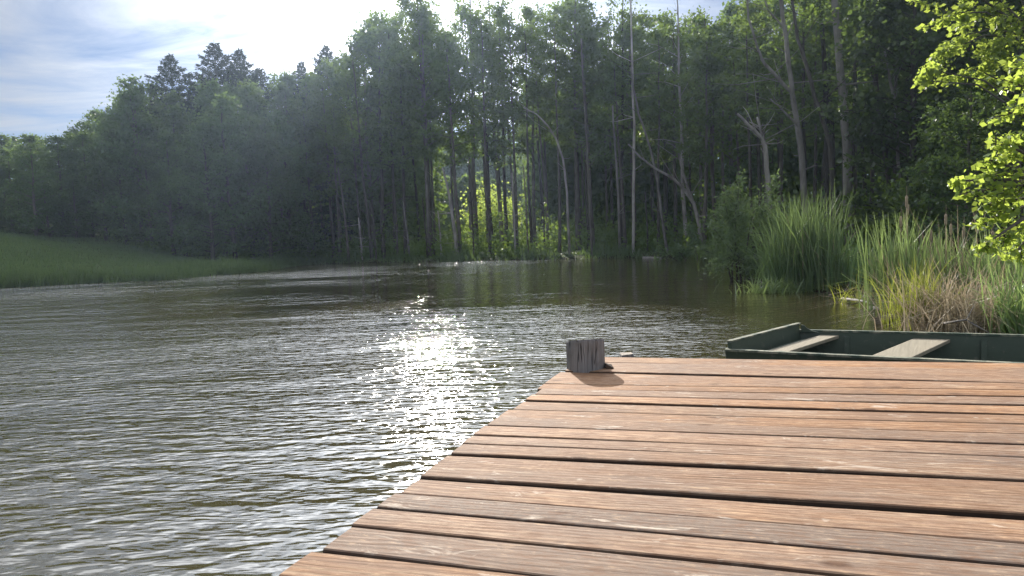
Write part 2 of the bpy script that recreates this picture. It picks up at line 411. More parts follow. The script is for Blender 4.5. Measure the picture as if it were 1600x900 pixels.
# frame under the deck
m, nt = new_mat('dark_wet_timber')
tc = N(nt, 'ShaderNodeTexCoord')
g1 = noise(nt, mapping(nt, tc.outputs['Object'], (3, 3, 3)), 4, 5)
principled(nt, mixc(nt, g1, (.05, .035, .025), (.12, .085, .06)), .8, bump(nt, g1, .5, .01), .2)
TIMBER = m
ed = (E1 - E0).normalized(); rt = (lines[12][1] - lines[12][0]).normalized()
for t in (.12, 1.9, 3.6):
    bm_ = MB(); p0 = E0 + rt * t + ed * .02 - E0; p1 = p0 + ed * 4.2
    hw = rt * .045
    for z0, z1 in ((ZD - .19, ZD - .047),):
        c = [Vector((*(p0 - hw), z0)), Vector((*(p0 + hw), z0)), Vector((*(p1 + hw), z0)), Vector((*(p1 - hw), z0))]
        c += [v + Vector((0, 0, z1 - z0)) for v in c]
        bm_.hexa([c[3], c[2], c[1], c[0], c[7], c[6], c[5], c[4]])
    bm_.build('beam', TIMBER, dock)
for t, s_ in ((.25, .35), (.25, 3.2), (3.2, .3), (3.2, 3.2)):
    q = rt * t + ed * s_; bm_ = MB()
    bm_.tube([(q.x, q.y, -1.0), (q.x, q.y, ZD - .195)], .075, 12); bm_.build('support_post', TIMBER, dock)

# corner post, sawn off at a slight angle
m, nt = new_mat('grey_weathered_post')
tc = N(nt, 'ShaderNodeTexCoord'); geo = N(nt, 'ShaderNodeNewGeometry')
g1 = noise(nt, mapping(nt, tc.outputs['Object'], (38, 38, 2.2)), 1, 5, .6, .4); g2 = noise(nt, tc.outputs['Object'], 7, 4)
c = mixc(nt, g1, (.11, .108, .112), (.34, .335, .335)); c = mixc(nt, ramp(nt, g2, [(.5, (0, 0, 0)), (.7, (.6, .6, .6))]), c, (.13, .10, .08))
ck = noise(nt, mapping(nt, tc.outputs['Object'], (26, 26, 1.6), loc=(3, 5, 1)), 1, 2, .5, .2); ckm = ramp(nt, ck, [(.485, (0, 0, 0)), (.5, (1, 1, 1)), (.515, (0, 0, 0))])
c = mixc(nt, mth(nt, 'MULTIPLY', ckm, .85), c, (.03, .028, .027)); g1 = mth(nt, 'SUBTRACT', g1, mth(nt, 'MULTIPLY', ckm, .8))
sepn = N(nt, 'ShaderNodeSeparateXYZ'); L(nt, geo.outputs['Normal'], sepn.inputs[0])
dcen = N(nt, 'ShaderNodeTexWave', wave_type='RINGS', rings_direction='Z', i_Scale=22.0, i_Distortion=2.0); L(nt, tc.outputs['Object'], dcen.inputs['Vector'])
ctop = mixc(nt, dcen.outputs['Fac'], (.42, .37, .31), (.28, .235, .19))
c = mixc(nt, ramp(nt, sepn.outputs['Z'], [(.7, (0, 0, 0)), (.8, (1, 1, 1))]), c, ctop)
principled(nt, c, .85, bump(nt, g1, .9, .012), .2)
POST = m
pc = (at_z(887, 580, ZD) + at_z(948, 580, ZD)) / 2; pr = (at_z(948, 580, ZD) - at_z(887, 580, ZD)).length / 2
pc = pc + Vector((0, pr * .72, 0))
ptop = at_y(916, 531, pc.y).z
bm_ = MB(); rr = random.Random(3); NS = 28; rings = []
wv_ = [1 + .035 * math.sin(3 * k * 2 * math.pi / NS + 1) + rr.uniform(-.018, .018) for k in range(NS)]
zs = [-.9, ZD - .1, ZD + .02, ZD + .09, ptop - .012, ptop]
for iz, z in enumerate(zs):
    rr_ = pr * (1.0 if iz < 5 else .965)
    rings += [Vector((pc.x + math.cos(a) * rr_ * wv_[k], pc.y + math.sin(a) * rr_ * wv_[k], z + (.002 * math.cos(a) - .017 * math.sin(a) if iz >= 4 else 0))) for k, a in enumerate([2 * math.pi * k / NS for k in range(NS)])]
fs = [(i * NS + k, i * NS + (k + 1) % NS, (i + 1) * NS + (k + 1) % NS, (i + 1) * NS + k) for i in range(len(zs) - 1) for k in range(NS)]
fs.append(tuple((len(zs) - 1) * NS + k for k in range(NS)))
Q = Vector((pc.x, pc.y, 0)); bm_.add([v - Q for v in rings], fs)
po = bm_.build('mooring_post', POST, dock); po.location = Q - OFF
po['label'] = 'grey sawn-off log post at the corner'
# small stub of a second post head, beyond the edge of the deck
bm_ = MB(); q = at_z(984, 561, ZD) + Vector((0, .16, 0)); zt = at_y(984, 552, q.y).z
s_ = .045; c = [Vector((q.x + sx * s_, q.y + sy * .05, z)) for z in (-.6, zt) for sx, sy in ((-1, -1), (1, -1), (1, 1), (-1, 1))]
c[4].x += .012; c[7].x += .012; c[5].z += .004; c[4].z -= .004
bm_.hexa([v - OFF for v in c]); sp = bm_.build('stub_post', POST, dock, .006)
# broken chip of bark at the post's foot
bm_ = MB(); q = at_z(949, 577, ZD); 
c = [Vector((q.x + x_, q.y + y_, z)) for z in (ZD + .005, ZD + .034) for x_, y_ in ((-.01, -.03), (.035, -.025), (.03, .03), (-.01, .03))]
c[5].z -= .022; c[6].z -= .01
bm_.hexa([v - OFF for v in c]); bm_.build('splinter_block', TIMBER, dock, .004)

# ------------------------------------------------------------------ boat
m, nt = new_mat('dark_green_boat_paint')
tc = N(nt, 'ShaderNodeTexCoord')
g1 = noise(nt, mapping(nt, tc.outputs['Object'], (2, 2, 6)), 3, 6, .65); g2 = noise(nt, tc.outputs['Object'], 18, 4, .7)
c = mixc(nt, g1, (.040, .058, .040), (.064, .088, .062))
c = mixc(nt, ramp(nt, g2, [(.57, (0, 0, 0)), (.70, (.7, .7, .7))]), c, (.13, .13, .10))
principled(nt, c, .45, bump(nt, g1, .3, .006), .4)
BOATP = m
m, nt = new_mat('bare_seat_board')
tc = N(nt, 'ShaderNodeTexCoord')
g1 = noise(nt, mapping(nt, tc.outputs['Object'], (60, 2.5, 4), (0, 0, R_(-3))), 1, 5, .6, .5); g2 = noise(nt, tc.outputs['Object'], 5, 4)
c = mixc(nt, g1, (.17, .14, .10), (.40, .34, .25)); c = mixc(nt, mth(nt, 'MULTIPLY', g2, .5), c, (.17, .17, .12))
principled(nt, c, .75, bump(nt, g1, .5, .006), .25)
SEATM = m
m, nt = new_mat('worn_gunwale_edge')
tc = N(nt, 'ShaderNodeTexCoord')
g1 = noise(nt, tc.outputs['Object'], 9, 5, .7)
c = mixc(nt, ramp(nt, g1, [(.42, (0, 0, 0)), (.6, (1, 1, 1))]), (.05, .075, .055), (.28, .27, .20))
principled(nt, c, .7, bump(nt, g1, .4, .005), .25)
RIM = m

ZG = .315
nl = at_z(1133, 549, ZG); nr = at_z(1400, 564.5, ZG)
fl = at_z(1247, 517.5, ZG); fr = at_z(1600, 524, ZG)
ax = ((fr - fl).normalized() + (nr - nl).normalized()).normalized(); ax.z = 0; ax.normalize()
wd = (fl - nl); wd = wd - ax * wd.dot(ax); BW = wd.length; ay = wd.normalized()
skew = (fl - nl).dot(ax)
print('boat', nl, fl, nr, fr, 'width', BW, 'skew', skew)
boat = empty('flat_bottomed_boat', (nl.x, nl.y, 0), 'dark green flat-bottomed rowing boat moored behind the plank dock', 'boat')
Bm = Matrix((( ax.x, ay.x, 0, nl.x), (ax.y, ay.y, 0, nl.y), (0, 0, 1, 0), (0, 0, 0, 1)))
boat.matrix_world = Bm
BL = 3.9; ZB = -.10; TH = .024
SKX = lambda y: skew * y / BW
# outline in boat space, sides flared a little, bow narrower
def side_pt(x, s, z):
    """s 0 near side, 1 far side"""
    fl_ = .05 * (z - ZB) / (ZG - ZB)
    bulge = .05 * math.sin(max(0, min(1, x / BL)) * math.pi)
    y0 = -bulge + .05 - fl_; y1 = BW + bulge - .05 + fl_
    y = y0 + (y1 - y0) * s
    return Vector((x + SKX(y) * max(0, 1 - x / .9), y, z))
hull = MB(); xs = [0, .25, .6, 1.0, 1.5, 2.0, 2.5, 3.0, 3.5, BL]
def rise(x): return ZB + .22 * max(0, 1 - x / .9) ** 2 + .18 * max(0, (x - BL + .8) / .8) ** 2
for s in (0, 1):
    sg = 1 if s == 0 else -1
    for a, b_ in zip(xs[:-1], xs[1:]):
        o0, o1 = side_pt(a, s, ZG), side_pt(b_, s, ZG); p0, p1 = side_pt(a, s, 0), side_pt(b_, s, 0)
        p0.z, p1.z = rise(a), rise(b_)
        t_ = Vector((0, sg * TH, 0))
        c = [p0, p1, p1 + t_, p0 + t_, o0, o1, o1 + t_, o0 + t_]
        if s: c = [c[3], c[2], c[1], c[0], c[7], c[6], c[5], c[4]]
        hull.hexa(c)
for a, b_ in zip(xs[:-1], xs[1:]):
    q = []
    for x_ in (a, b_):
        for s in (0, 1):
            v = side_pt(x_, s, 0); v.z = rise(x_); v.y += (TH if s == 0 else -TH) * 1.02; q.append(v)
    c = [q[0], q[2], q[3], q[1]]; hull.hexa([v + Vector((0, 0, .13)) for v in c] + [v + Vector((0, 0, .15)) for v in c])
hull.build('hull', BOATP, boat)
# gunwale strips
for s in (0, 1):
    gm = MB()
    for a, b_ in zip(xs[:-1], xs[1:]):
        o0, o1 = side_pt(a, s, ZG), side_pt(b_, s, ZG)
        lo, hi = (-.012, .030) if s == 0 else (-.030, .012)
        c = [o0 + Vector((0, lo, .002)), o1 + Vector((0, lo, .002)), o1 + Vector((0, hi, .002)), o0 + Vector((0, hi, .002))]
        gm.hexa(c + [v + Vector((0, 0, .014)) for v in c])
    gm.build('gunwale', RIM, boat)
# raised end board at the left and the plain end at the right
def endboard(x, z0, z1, name, thick=.028, inset=0.03, lean=0.0):
    e = MB(); p0, p1 = side_pt(x, 0, ZG), side_pt(x, 1, ZG)
    p0.y += inset; p1.y -= inset
    p0.x = x + SKX(p0.y) * max(0, 1 - x / .9); p1.x = x + SKX(p1.y) * max(0, 1 - x / .9)
    c = [Vector((p0.x, p0.y, z0)), Vector((p0.x + thick, p0.y, z0)), Vector((p1.x + thick, p1.y, z0)), Vector((p1.x, p1.y, z0))]
    c += [v + Vector((lean, 0, z1 - z0)) for v in c]
    e.hexa(c); return e.build(name, BOATP, boat, .004)
bo = endboard(.03, rise(0) + .02, ZG + .060, 'bow_board', lean=-.03)
rimm = MB(); p0, p1 = side_pt(.03, 0, ZG), side_pt(.03, 1, ZG); p0.y += .03; p1.y -= .03
p0.x = .0 + SKX(p0.y); p1.x = .0 + SKX(p1.y)
c = [Vector((p0.x - .004, p0.y, ZG + .061)), Vector((p0.x + .034, p0.y, ZG + .061)), Vector((p1.x + .034, p1.y, ZG + .061)), Vector((p1.x - .004, p1.y, ZG + .061))]
rimm.hexa(c + [v + Vector((0, 0, .01)) for v in c]); rimm.build('cap_strip', RIM, bo)
endboard(BL - .06, rise(BL) + .02, ZG - .002, 'stern_board')
def cross_board(x0, x1, z, name, mat, sk=True):
    e = MB(); v = []
    for x_, s in ((x0, 0), (x1, 0), (x1, 1), (x0, 1)):
        q = side_pt(x_, s, z); q.y += (TH + .004) * (1 if s == 0 else -1)
        q.x = x_ + (SKX(q.y)); v.append(Vector((q.x, q.y, z)))
    e.hexa([q - Vector((0, 0, .025)) for q in v] + v); return e.build(name, mat, boat, .004)
cross_board(.075, .165, ZG - .045, 'bow_deck', BOATP)
s1 = cross_board(.172, .305, ZG - .02, 'seat', SEATM); s1['label'] = 'narrow pale board near the bow'
s2 = cross_board(.80, 1.03, ZG - .028, 'seat', SEATM); s2['label'] = 'wide grey seat board amidships'
for s_, yy in ((0, .035), (1, -.055)):
    kb = MB(); q = side_pt(0, s_, ZG); vs0 = []
    for x_, z_ in ((0.045, .002), (.17, .002), (.125, .012), (.09, .030), (.065, .055), (.045, .058)):
        yb = q.y + yy; vs0.append(Vector((x_ + SKX(yb), yb, ZG + z_)))
    vs1 = [v + Vector((0, .022, 0)) for v in vs0]; n6 = len(vs0)
    kb.add(vs0 + vs1, [tuple(range(n6)), tuple(range(2 * n6 - 1, n6 - 1, -1))] + [(k, (k + 1) % n6, n6 + (k + 1) % n6, n6 + k)[::-1] for k in range(n6)])
    if s_: kb.build('knee', BOATP, boat)
for xr in (.62, 1.5, 2.0, 2.9):
    rb = MB(); q0 = side_pt(xr, 1, 0); q1 = side_pt(xr, 1, ZG - .03)
    for a, b_ in ((q0, q1),):
        y0, y1 = a.y - TH - .018, b_.y - TH - .018
        c = [Vector((xr, y0, .06)), Vector((xr + .035, y0, .06)), Vector((xr + .035, y0 + .016, .06)), Vector((xr, y0 + .016, .06))]
        c += [Vector((xr, y1, ZG - .03)), Vector((xr + .035, y1, ZG - .03)), Vector((xr + .035, y1 + .016, ZG - .03)), Vector((xr, y1 + .016, ZG - .03))]
        rb.hexa(c)
    rb.build('rib', BOATP, boat)
s3 = cross_board(2.2, 2.45, ZG - .028, 'seat', SEATM)

# ------------------------------------------------------------------ trees
def gen_tree(seed, Ht=18.0, lo=.4, rad=2.4, limbs=26, leaves=4200, leaf=.2, r0=.16, sparse=0.0, lean=.02, up=.5, top_bias=1.0, clump=.55):
    """one tree: tapered trunk with limbs, crown of leaf clumps along the limbs"""
    rg = random.Random(seed); rn = np.random.default_rng(seed)
    tb = MB(); n = 9; pts = []; x = y = 0
    ax_, ay_ = rg.uniform(-lean, lean), rg.uniform(-lean, lean)
    for i in range(n + 1):
        t = i / n; pts.append(Vector((x, y, Ht * t)))
        x += ax_ * Ht / n + rg.uniform(-.08, .08); y += ay_ * Ht / n + rg.uniform(-.08, .08)
    tb.tube([p if i else p - Vector((0, 0, .5)) for i, p in enumerate(pts)], [r0 * (1.25 if i == 0 else 1) * (1 - .9 * (i / n)) + .012 for i in range(n + 1)], 8)
    def trunk_at(t):
        f = max(0, min(n - 1e-6, t * n)); i = int(f); return pts[i].lerp(pts[i + 1], f - i)
    cl = []
    for k in range(limbs):
        t = lo + (1 - lo) * ((k + rg.random()) / limbs) ** (1 / top_bias)
        t = min(t, .985)
        u = (t - lo) / (1 - lo)
        prof = math.sin(math.pi * min(1, .18 + .80 * u)) ** .7
        ln = rad * prof * rg.uniform(.55, 1.2) + .3
        a = rg.uniform(0, 2 * math.pi); el = up * rg.uniform(.3, 1.2) + .5 * u
        d = Vector((math.cos(a) * math.cos(el), math.sin(a) * math.cos(el), math.sin(el)))
        p0 = trunk_at(t); p1 = p0 + d * ln * .55; p2 = p0 + d * ln + Vector((0, 0, -.12 * ln))
        rb = max(.012, r0 * (1 - .9 * t) * .42)
        tb.tube([p0, p1, p2], [rb, rb * .6, .007], 5, False)
        w = ln / rad
        for q, s_ in ((p0.lerp(p1, .8), .8), (p1.lerp(p2, .4), 1.0), (p2, .9)):
            if rg.random() < sparse: continue
            cl.append((q, (clump * rg.uniform(.6, 1.3)) * s_ * (.5 + .5 * w), rg.uniform(.5, 1.3) * (.4 + w)))
        for _ in range(2):       # twigs
            q = p0.lerp(p2, rg.uniform(.4, .9)); e = q + Vector((rg.uniform(-1, 1), rg.uniform(-1, 1), rg.uniform(-.3, .8))) * .35 * ln
            tb.tube([q, e], [rb * .35 + .003, .004], 4, False)
            if rg.random() > sparse: cl.append((e, clump * rg.uniform(.5, 1.0), rg.uniform(.3, .9)))
    if cl:
        ws = np.array([c[2] for c in cl]); ws /= ws.sum()
        pick = rn.choice(len(cl), leaves, p=ws)
        cen = np.array([c[0] for c in cl])[pick]; sd = np.array([c[1] for c in cl])[pick]
        off = rn.normal(size=(leaves, 3)); off *= (sd * rn.uniform(.3, 1.0, leaves))[:, None] * np.array([.85, .85, .62])
        lv = leaves_np(cen + off, leaf, rn, .75, .3)
        crown = np_mesh('crown', lv, 4)
    else: crown = None
    tm = bpy.data.meshes.new('trunk'); tm.from_pydata(tb.v, [], tb.f); tm.polygons.foreach_set('use_smooth', tb.sm); tm.update()
    return tm, crown, Ht
def gen_spruce(seed, Ht=20.0, rad=4.0, leaf=.24):
    rg = random.Random(seed); rn = np.random.default_rng(seed); tb = MB()
    tb.tube([(0, 0, -.5), (0, 0, Ht * .5), (0, 0, Ht)], [.2, .12, .015], 8)
    pos, al = [], []
    z = Ht * .06
    while z < Ht - .15:
        u = z / Ht; r = min(3.1, .56 * (Ht - z)) * rg.uniform(.75, 1.2) + .12
        nb = rg.randint(5, 7); a0 = rg.uniform(0, 6.28)
        for k in range(nb):
            if rg.random() < .1: continue
            a = a0 + 2 * math.pi * k / nb + rg.uniform(-.25, .25); rr_ = r * rg.uniform(.6, 1.15)
            tipz = z - rr_ * rg.uniform(.12, .35) * (1 - .9 * u) + rr_ * .45 * u
            p0 = Vector((0, 0, z)); p1 = Vector((math.cos(a) * rr_, math.sin(a) * rr_, tipz))
            tb.tube([p0, p1], [.03 * (1 - u) + .008, .005], 4, False)
            side = Vector((-math.sin(a), math.cos(a), 0)); m_ = int(12 + 38 * rr_)
            for j in range(m_):
                f = rg.random() ** .7; q = p0.lerp(p1, .12 + .9 * f)
                w = (1 - f) * .20 * rr_ + .07
                q = q + side * rg.uniform(-w, w) + Vector((0, 0, rg.uniform(-.14, .06)))
                pos.append(q); al.append((p1 - p0).normalized() * .9 + side * rg.uniform(-.7, .7) + Vector((0, 0, -.35)))
        z += rg.uniform(.42, .62) * (1 - .45 * u)
    crown = np_mesh('crown', leaves_np(np.array(pos), leaf, rn, .38, 0, np.array(al)), 4)
    tm = bpy.data.meshes.new('trunk'); tm.from_pydata(tb.v, [], tb.f); tm.polygons.foreach_set('use_smooth', tb.sm); tm.update()
    return tm, crown, Ht

PROTO = {
    'alder': [gen_tree(s, 18, .40, 2.5, 32, 4000, .21, .15) for s in (11, 12, 13, 14)],
    'slim': [gen_tree(s, 18, .58, 1.7, 22, 2300, .19, .11, .15) for s in (21, 22, 23)],
    'bushy': [gen_tree(s, 12, .06, 2.7, 42, 7000, .20, .16, 0, .02, .45, 1.0, .6) for s in (31, 32, 33, 34)],
    'airy': [gen_tree(s, 18, .45, 2.4, 26, 1500, .17, .13, .45, .03, .7) for s in (41, 42)],
    'bare': [gen_tree(s, 17, .35, 1.8, 18, 140, .16, .12, .93, .04, .8) for s in (51, 52)],
    'spruce': [gen_spruce(s) for s in (61, 62)],
}
for kind, lst in PROTO.items():
    for tm, cr, _ in lst:
        tm.materials.append(SPRUCE_BARK if kind == 'spruce' else (BARK_PALE if kind == 'bare' else BARK))
        if cr: cr.materials.append({'spruce': NEEDLE, 'bushy': LEAF_EDGE}.get(kind, LEAF))
NAMES = {'alder': 'alder_tree', 'slim': 'slender_tree', 'bushy': 'leafy_tree', 'airy': 'thin_crowned_tree', 'bare': 'bare_tree', 'spruce': 'spruce_tree'}
trng = random.Random(77)
def place_tree(kind, px, Yd, top, label, group=None, widen=1.0, cat='tree'):
    pxy = at_y(px, 400, Yd); x, y = pxy.x, Yd
    z = H(x, y) - .05
    tm, cr, h0 = trng.choice(PROTO[kind])
    y1 = project((x, y, z + 1))[1]; y10 = project((x, y, z + 11))[1]
    hh = 1 + (top - y1) / ((y10 - y1) / 10)
    hh = max(3.0, hh); sc_ = hh / h0
    o = empty(NAMES[kind], (x, y, z), label, cat, group)
    s2_ = widen * (sc_ ** .6)
    o.scale = (s2_, s2_, sc_); o.rotation_euler = (trng.uniform(-.015, .015), trng.uniform(-.015, .015), trng.uniform(0, 6.28))
    link('trunk', tm, None, o)
    if cr: link('crown', cr, None, o)
    return o

SKY = [(-300, 190), (0, 205), (40, 207), (80, 213), (120, 207), (140, 190), (180, 160), (210, 142), (240, 136), (265, 128), (300, 132), (330, 126), (375, 118), (420, 122),
       (445, 128), (480, 118), (525, 95), (545, 88), (570, 68), (600, 42), (640, 20), (680, 8), (720, 0), (800, -10), (900, 0), (960, 20), (1000, 25), (1050, 12), (1100, 26),
       (1160, 12), (1200, -20), (1300, -80), (1450, -120), (1900, -160)]
LINE = [(-300, 67), (0, 63), (180, 62), (250, 57), (330, 52.5), (420, 54.5), (490, 62), (600, 57.5), (750, 50), (900, 47), (1080, 40.5), (1150, 34), (1300, 28), (1450, 23.5), (1600, 20), (1750, 17), (1900, 15)]
def interp(tab, x):
    return float(np.interp(x, [a for a, _ in tab], [b_ for _, b_ in tab]))

GROUPS = {
    'meadow': ('bushy green tree in the low wood at the top of the sloping meadow', 'trees of the low wood above the meadow'),
    'edge': ('dense dark leafy tree in the wall of foliage where the meadow meets the pond', 'dense trees between the meadow and the pond'),
    'hazy': ('tall tree with pale thin stem in the hazy backlit stretch of the far shore', 'tall trees in the hazy stretch of the far shore'),
    'mid': ('tall slender tree in the dark wood straight across the pond', 'slender trees across the pond'),
    'right': ('tall tree in the dark wood behind the reeds', 'trees behind the reeds'),
}
def zone(px):
    return 'meadow' if px < 175 else 'edge' if px < 470 else 'hazy' if px < 760 else 'mid' if px < 1110 else 'right'
count = 0
for row, (dy, spc, drop) in enumerate([(0.4, 2.3, 28), (3.2, 2.5, 16), (6.5, 2.8, 6), (10.5, 3.0, 4), (15, 3.4, 2)]):
    px = -190.0 + row * 7
    while px < 1700:
        Yd = interp(LINE, px) + dy + trng.uniform(-.9, .9)
        zn = zone(px)
        top = interp(SKY, px) + abs(trng.gauss(0, 1)) * drop + (trng.uniform(0, 45) if row < 2 else trng.uniform(0, 18))
        if zn in ('meadow', 'edge'):
            kind = trng.choices(['bushy', 'alder', 'spruce'], [.86, .08, .06])[0]
            if row == 0: top += trng.uniform(0, 50); kind = 'bushy'
        elif 700 < px < 880 and row > 0:
            kind = trng.choices(['airy', 'slim', 'alder'], [.34, .2, .46])[0]; top += trng.uniform(5, 45)
        elif zn == 'right':
            kind = trng.choices(['alder', 'slim', 'airy', 'bushy'], [.35, .35, .12, .18])[0]
        else:
            kind = trng.choices(['alder', 'slim', 'airy', 'bare', 'bushy'], [.46, .30, .10, .05, .09 if row > 1 else 0])[0]
        gap = (965 < px < 990 and row >= 2)
        if not gap:
            lb, gr = GROUPS[zn]; place_tree(kind, px, Yd, top, lb, gr); count += 1
        wpx = spc * F_PX / Yd * (1.0 if zn != 'right' else .8)
        px += wpx * trng.uniform(.7, 1.3)
print('filler trees', count)
# trees that stand out on the skyline
SPEC = [('spruce', 287, 66, 86, 'dark spruce with a pointed top, left of the two taller spruces on the skyline', 1.0),
        ('spruce', 357, 68, 66, 'tallest dark spruce with a spiky open top on the left skyline', 1.0),
        ('spruce', 392, 68, 80, 'dark spruce just right of the tallest spruce, its top a little lower', .9),
        ('spruce', 422, 70, 106, 'short-tipped spruce at the right end of the spruce group', .9),
        ('spruce', 525, 72, 72, 'lone spruce tip rising at the foot of the bright sky', .9),
        ('spruce', 483, 72, 98, 'small ragged spruce tip between the spruce group and the lone spruce', .8),
        ('bushy', 222, 60, 132, 'round-headed sunlit tree stepping up from the meadow wood to the spruces', 1.0),
        ('bushy', 60, 60, 214, 'low yellow-green sunlit tree at the edge of the meadow', 1.0),
        ('alder', 600, 60, 36, 'tall backlit tree with a broken leafy top beside the bright sky', 1.1),
        ('alder', 675, 56, -8, 'tall backlit tree whose crown hides the brightest sky', 1.1),
        ('airy', 740, 55, -30, 'tall tree with an open lacy crown left of the sunlit gap', 1.15),
        ('airy', 785, 56, -25, 'dark-stemmed tree with lacy crown above the sunlit gap', 1.2),
        ('alder', 905, 50, -10, 'broad dark-crowned tree at the middle of the far shore', 1.15),
        ('airy', 970, 46, -20, 'thin tree with bare upper twigs against the pale sky', 1.0),
        ('bare', 1075, 42, -40, 'bare dark branching tree reaching above the far wood', 1.1),
        ('bushy', 1505, 17.5, 120, 'bushy green tree behind the cattails, under the corner foliage', .8),
        ('bushy', 1590, 16.0, 90, 'bushy green tree filling the dark behind the young broadleaf tree', .8),
        ('alder', 1120, 40, 30, 'round yellow-green crown catching the sun below the blue sky patch', 1.0)]
for kind, px, Yd, top, lb, wdn in SPEC: place_tree(kind, px, Yd, top, lb, None, wdn)

# individual pale and dead trunks traced as stems standing at their own distance
def stem(name, label, polys, Yd, base_w, mat, cat='tree', group=None, crown=None):
    """polys: list of pixel polylines (first is the main stem, from the ground up) with start and end widths in px"""
    b0 = polys[0][0][0]; bp = at_y(b0[0], b0[1], Yd); gz = H(bp.x, bp.y)
    o = empty(name, (bp.x, bp.y, gz), label, cat, group); O = Vector((bp.x, bp.y, gz))
    tb = MB(); rg = random.Random(int(b0[0] * 7))
    for k, (pl, w0, w1) in enumerate(polys):
        pts = []
        dy = 0
        for i, (px, py) in enumerate(pl):
            pts.append(at_y(px, py, Yd + dy) - O); dy += rg.uniform(-.12, .12) + (.25 if k and i == 0 else 0)*0
        if k == 0 and pts[0].z > -.2: pts[0] = Vector((pts[0].x, pts[0].y, -.25))
        n = len(pts); fine = []; rad = []
        for i in range(n - 1):
            for t in (0, .34, .67):
                q = pts[i].lerp(pts[i + 1], t); u = (i + t) / (n - 1)
                q = q + Vector((rg.uniform(-1, 1), rg.uniform(-1, 1), 0)) * (.02 if u > 0 else 0)
                fine.append(q); rad.append((w0 + (w1 - w0) * u) * Yd / F_PX / 2)
        fine.append(pts[-1]); rad.append(w1 * Yd / F_PX / 2)
        tb.tube(fine, rad, 8, True, True, .08, rg)
        if len(pl) > 2:                      # short broken snags
            for _ in range(11):
                i = rg.randrange(2, len(fine) - 1); d = Vector((rg.uniform(-1, 1), rg.uniform(-1, 1), rg.uniform(-.1, .8))).normalized()
                l_ = rg.uniform(.15, .5) if rg.random() < .6 else rg.uniform(.6, 1.6); q = fine[i] + d * l_; q2 = q + (d + Vector((0, 0, rg.uniform(-.3, .5)))) * l_ * .5
                tb.tube([fine[i], q, q2], [rad[i] * .32, rad[i] * .14 + .004, .004], 5)
    tr = tb.build('trunk', mat, o)
    if crown:
        rn = np.random.default_rng(int(b0[0])); cs = []
        for (px, py, sp, nl_, lf) in crown:
            c_ = np.array(at_y(px, py, Yd) - O); cs.append(c_ + rn.normal(size=(nl_, 3)) * np.array([sp, sp, sp * .7]))
        cm = np_mesh('crown', leaves_np(np.concatenate(cs), .17, rn, .75, .3), 4); link('crown', cm, LEAF, o)
    return o
TOP = -160
stem('tall_pale_tree', 'thickest pale grey trunk rising straight through the frame behind the cattails',
     [([(1326, 352), (1323, 250), (1321, 200), (1312, 100), (1304, 0), (1298, TOP)], 15, 9)], 27, 0, BARK_PALE,
     crown=[(1295, TOP + 10, 1.1, 1500, 1), (1330, -60, .7, 500, 1), (1270, -110, .8, 600, 1)])
stem('forked_tree', 'grey forked trunk with two limbs reaching left, above the tall reed bush',
     [([(1260, 320), (1256, 290), (1250, 220), (1243, 180), (1236, 130), (1228, 60), (1220, 0), (1214, TOP)], 11, 5),
      ([(1238, 145), (1215, 122), (1195, 100), (1183, 75), (1170, 30), (1166, -30)], 6, 2.5), ([(1247, 197), (1222, 172), (1204, 154)], 4, 1.5), ([(1226, 45), (1200, 15), (1190, -20)], 3, 1.5)], 28, 0, BARK_PALE,
     crown=[(1212, TOP + 10, 1.0, 900, 1), (1165, -50, .5, 250, 1)])
stem('leaning_tree', 'thin grey trunk bowed to the left between the forked trunk and the thickest trunk',
     [([(1301, 345), (1300, 290), (1297, 230), (1287, 190), (1273, 150), (1260, 100), (1247, 60), (1238, 0), (1232, TOP)], 8, 4)], 26, 0, BARK,
     crown=[(1232, TOP, .9, 700, 1)])
stem('straight_tree', 'dim straight trunk just left of the thickest pale trunk',
     [([(1292, 340), (1291, 200), (1289, 120), (1282, 0), (1278, TOP)], 9, 5)], 30, 0, BARK, crown=[(1278, TOP, 1.0, 900, 1)])
stem('straight_tree', 'slightly bent grey trunk to the right of the thickest pale trunk',
     [([(1391, 335), (1389, 280), (1378, 200), (1369, 130), (1368, 60), (1366, 0), (1364, TOP)], 8, 5)], 27, 0, BARK, crown=[(1364, TOP, 1.0, 900, 1)])
stem('slender_bare_tree', 'slim pale stem directly behind the top of the cattails',
     [([(1409, 345), (1407, 300), (1402, 220), (1398, 160), (1388, 110), (1380, 70)], 6, 3)], 25, 0, BARK_PALE)
stem('broken_snag', 'broken grey snag forking into two stubs above the shaded willow shrub',
     [([(1203, 335), (1200, 280), (1195, 230), (1190, 215), (1172, 198), (1152, 178)], 9, 4), ([(1194, 228), (1190, 205), (1183, 183)], 6, 3)], 24, 0, BARK_PALE)
stem('leaning_dead_tree', 'dead tree leaning over the far shore with a V of two bare stems',
     [([(1098, 398), (1092, 350), (1084, 318), (1066, 292), (1050, 278), (1022, 262), (1000, 245), (982, 225)], 7, 2), ([(1084, 318), (1077, 300), (1067, 270), (1060, 240)], 5.5, 3)], 38.5, 0, BARK_PALE)
stem('dead_tree', 'crooked pale dead stem slanting across the upright pale stem on the far shore',
     [([(1043, 400), (1036, 350), (1028, 290), (1018, 240), (1008, 205), (998, 178), (990, 140), (986, 105)], 4.5, 2.5)], 40, 0, BARK_PALE)
stem('dead_tree', 'upright pale dead stem at the middle of the far shore beside the crooked pale stem',
     [([(989, 402), (990, 300), (991, 200), (989, 150), (987, 70), (985, 0)], 5, 2.5)], 42, 0, BARK_PALE)
stem('slender_bare_tree', 'slim grey stem left of the upright dead stem, bare below its crown',
     [([(969, 402), (966, 300), (962, 240), (957, 165)], 4, 2.5)], 43, 0, BARK_PALE)
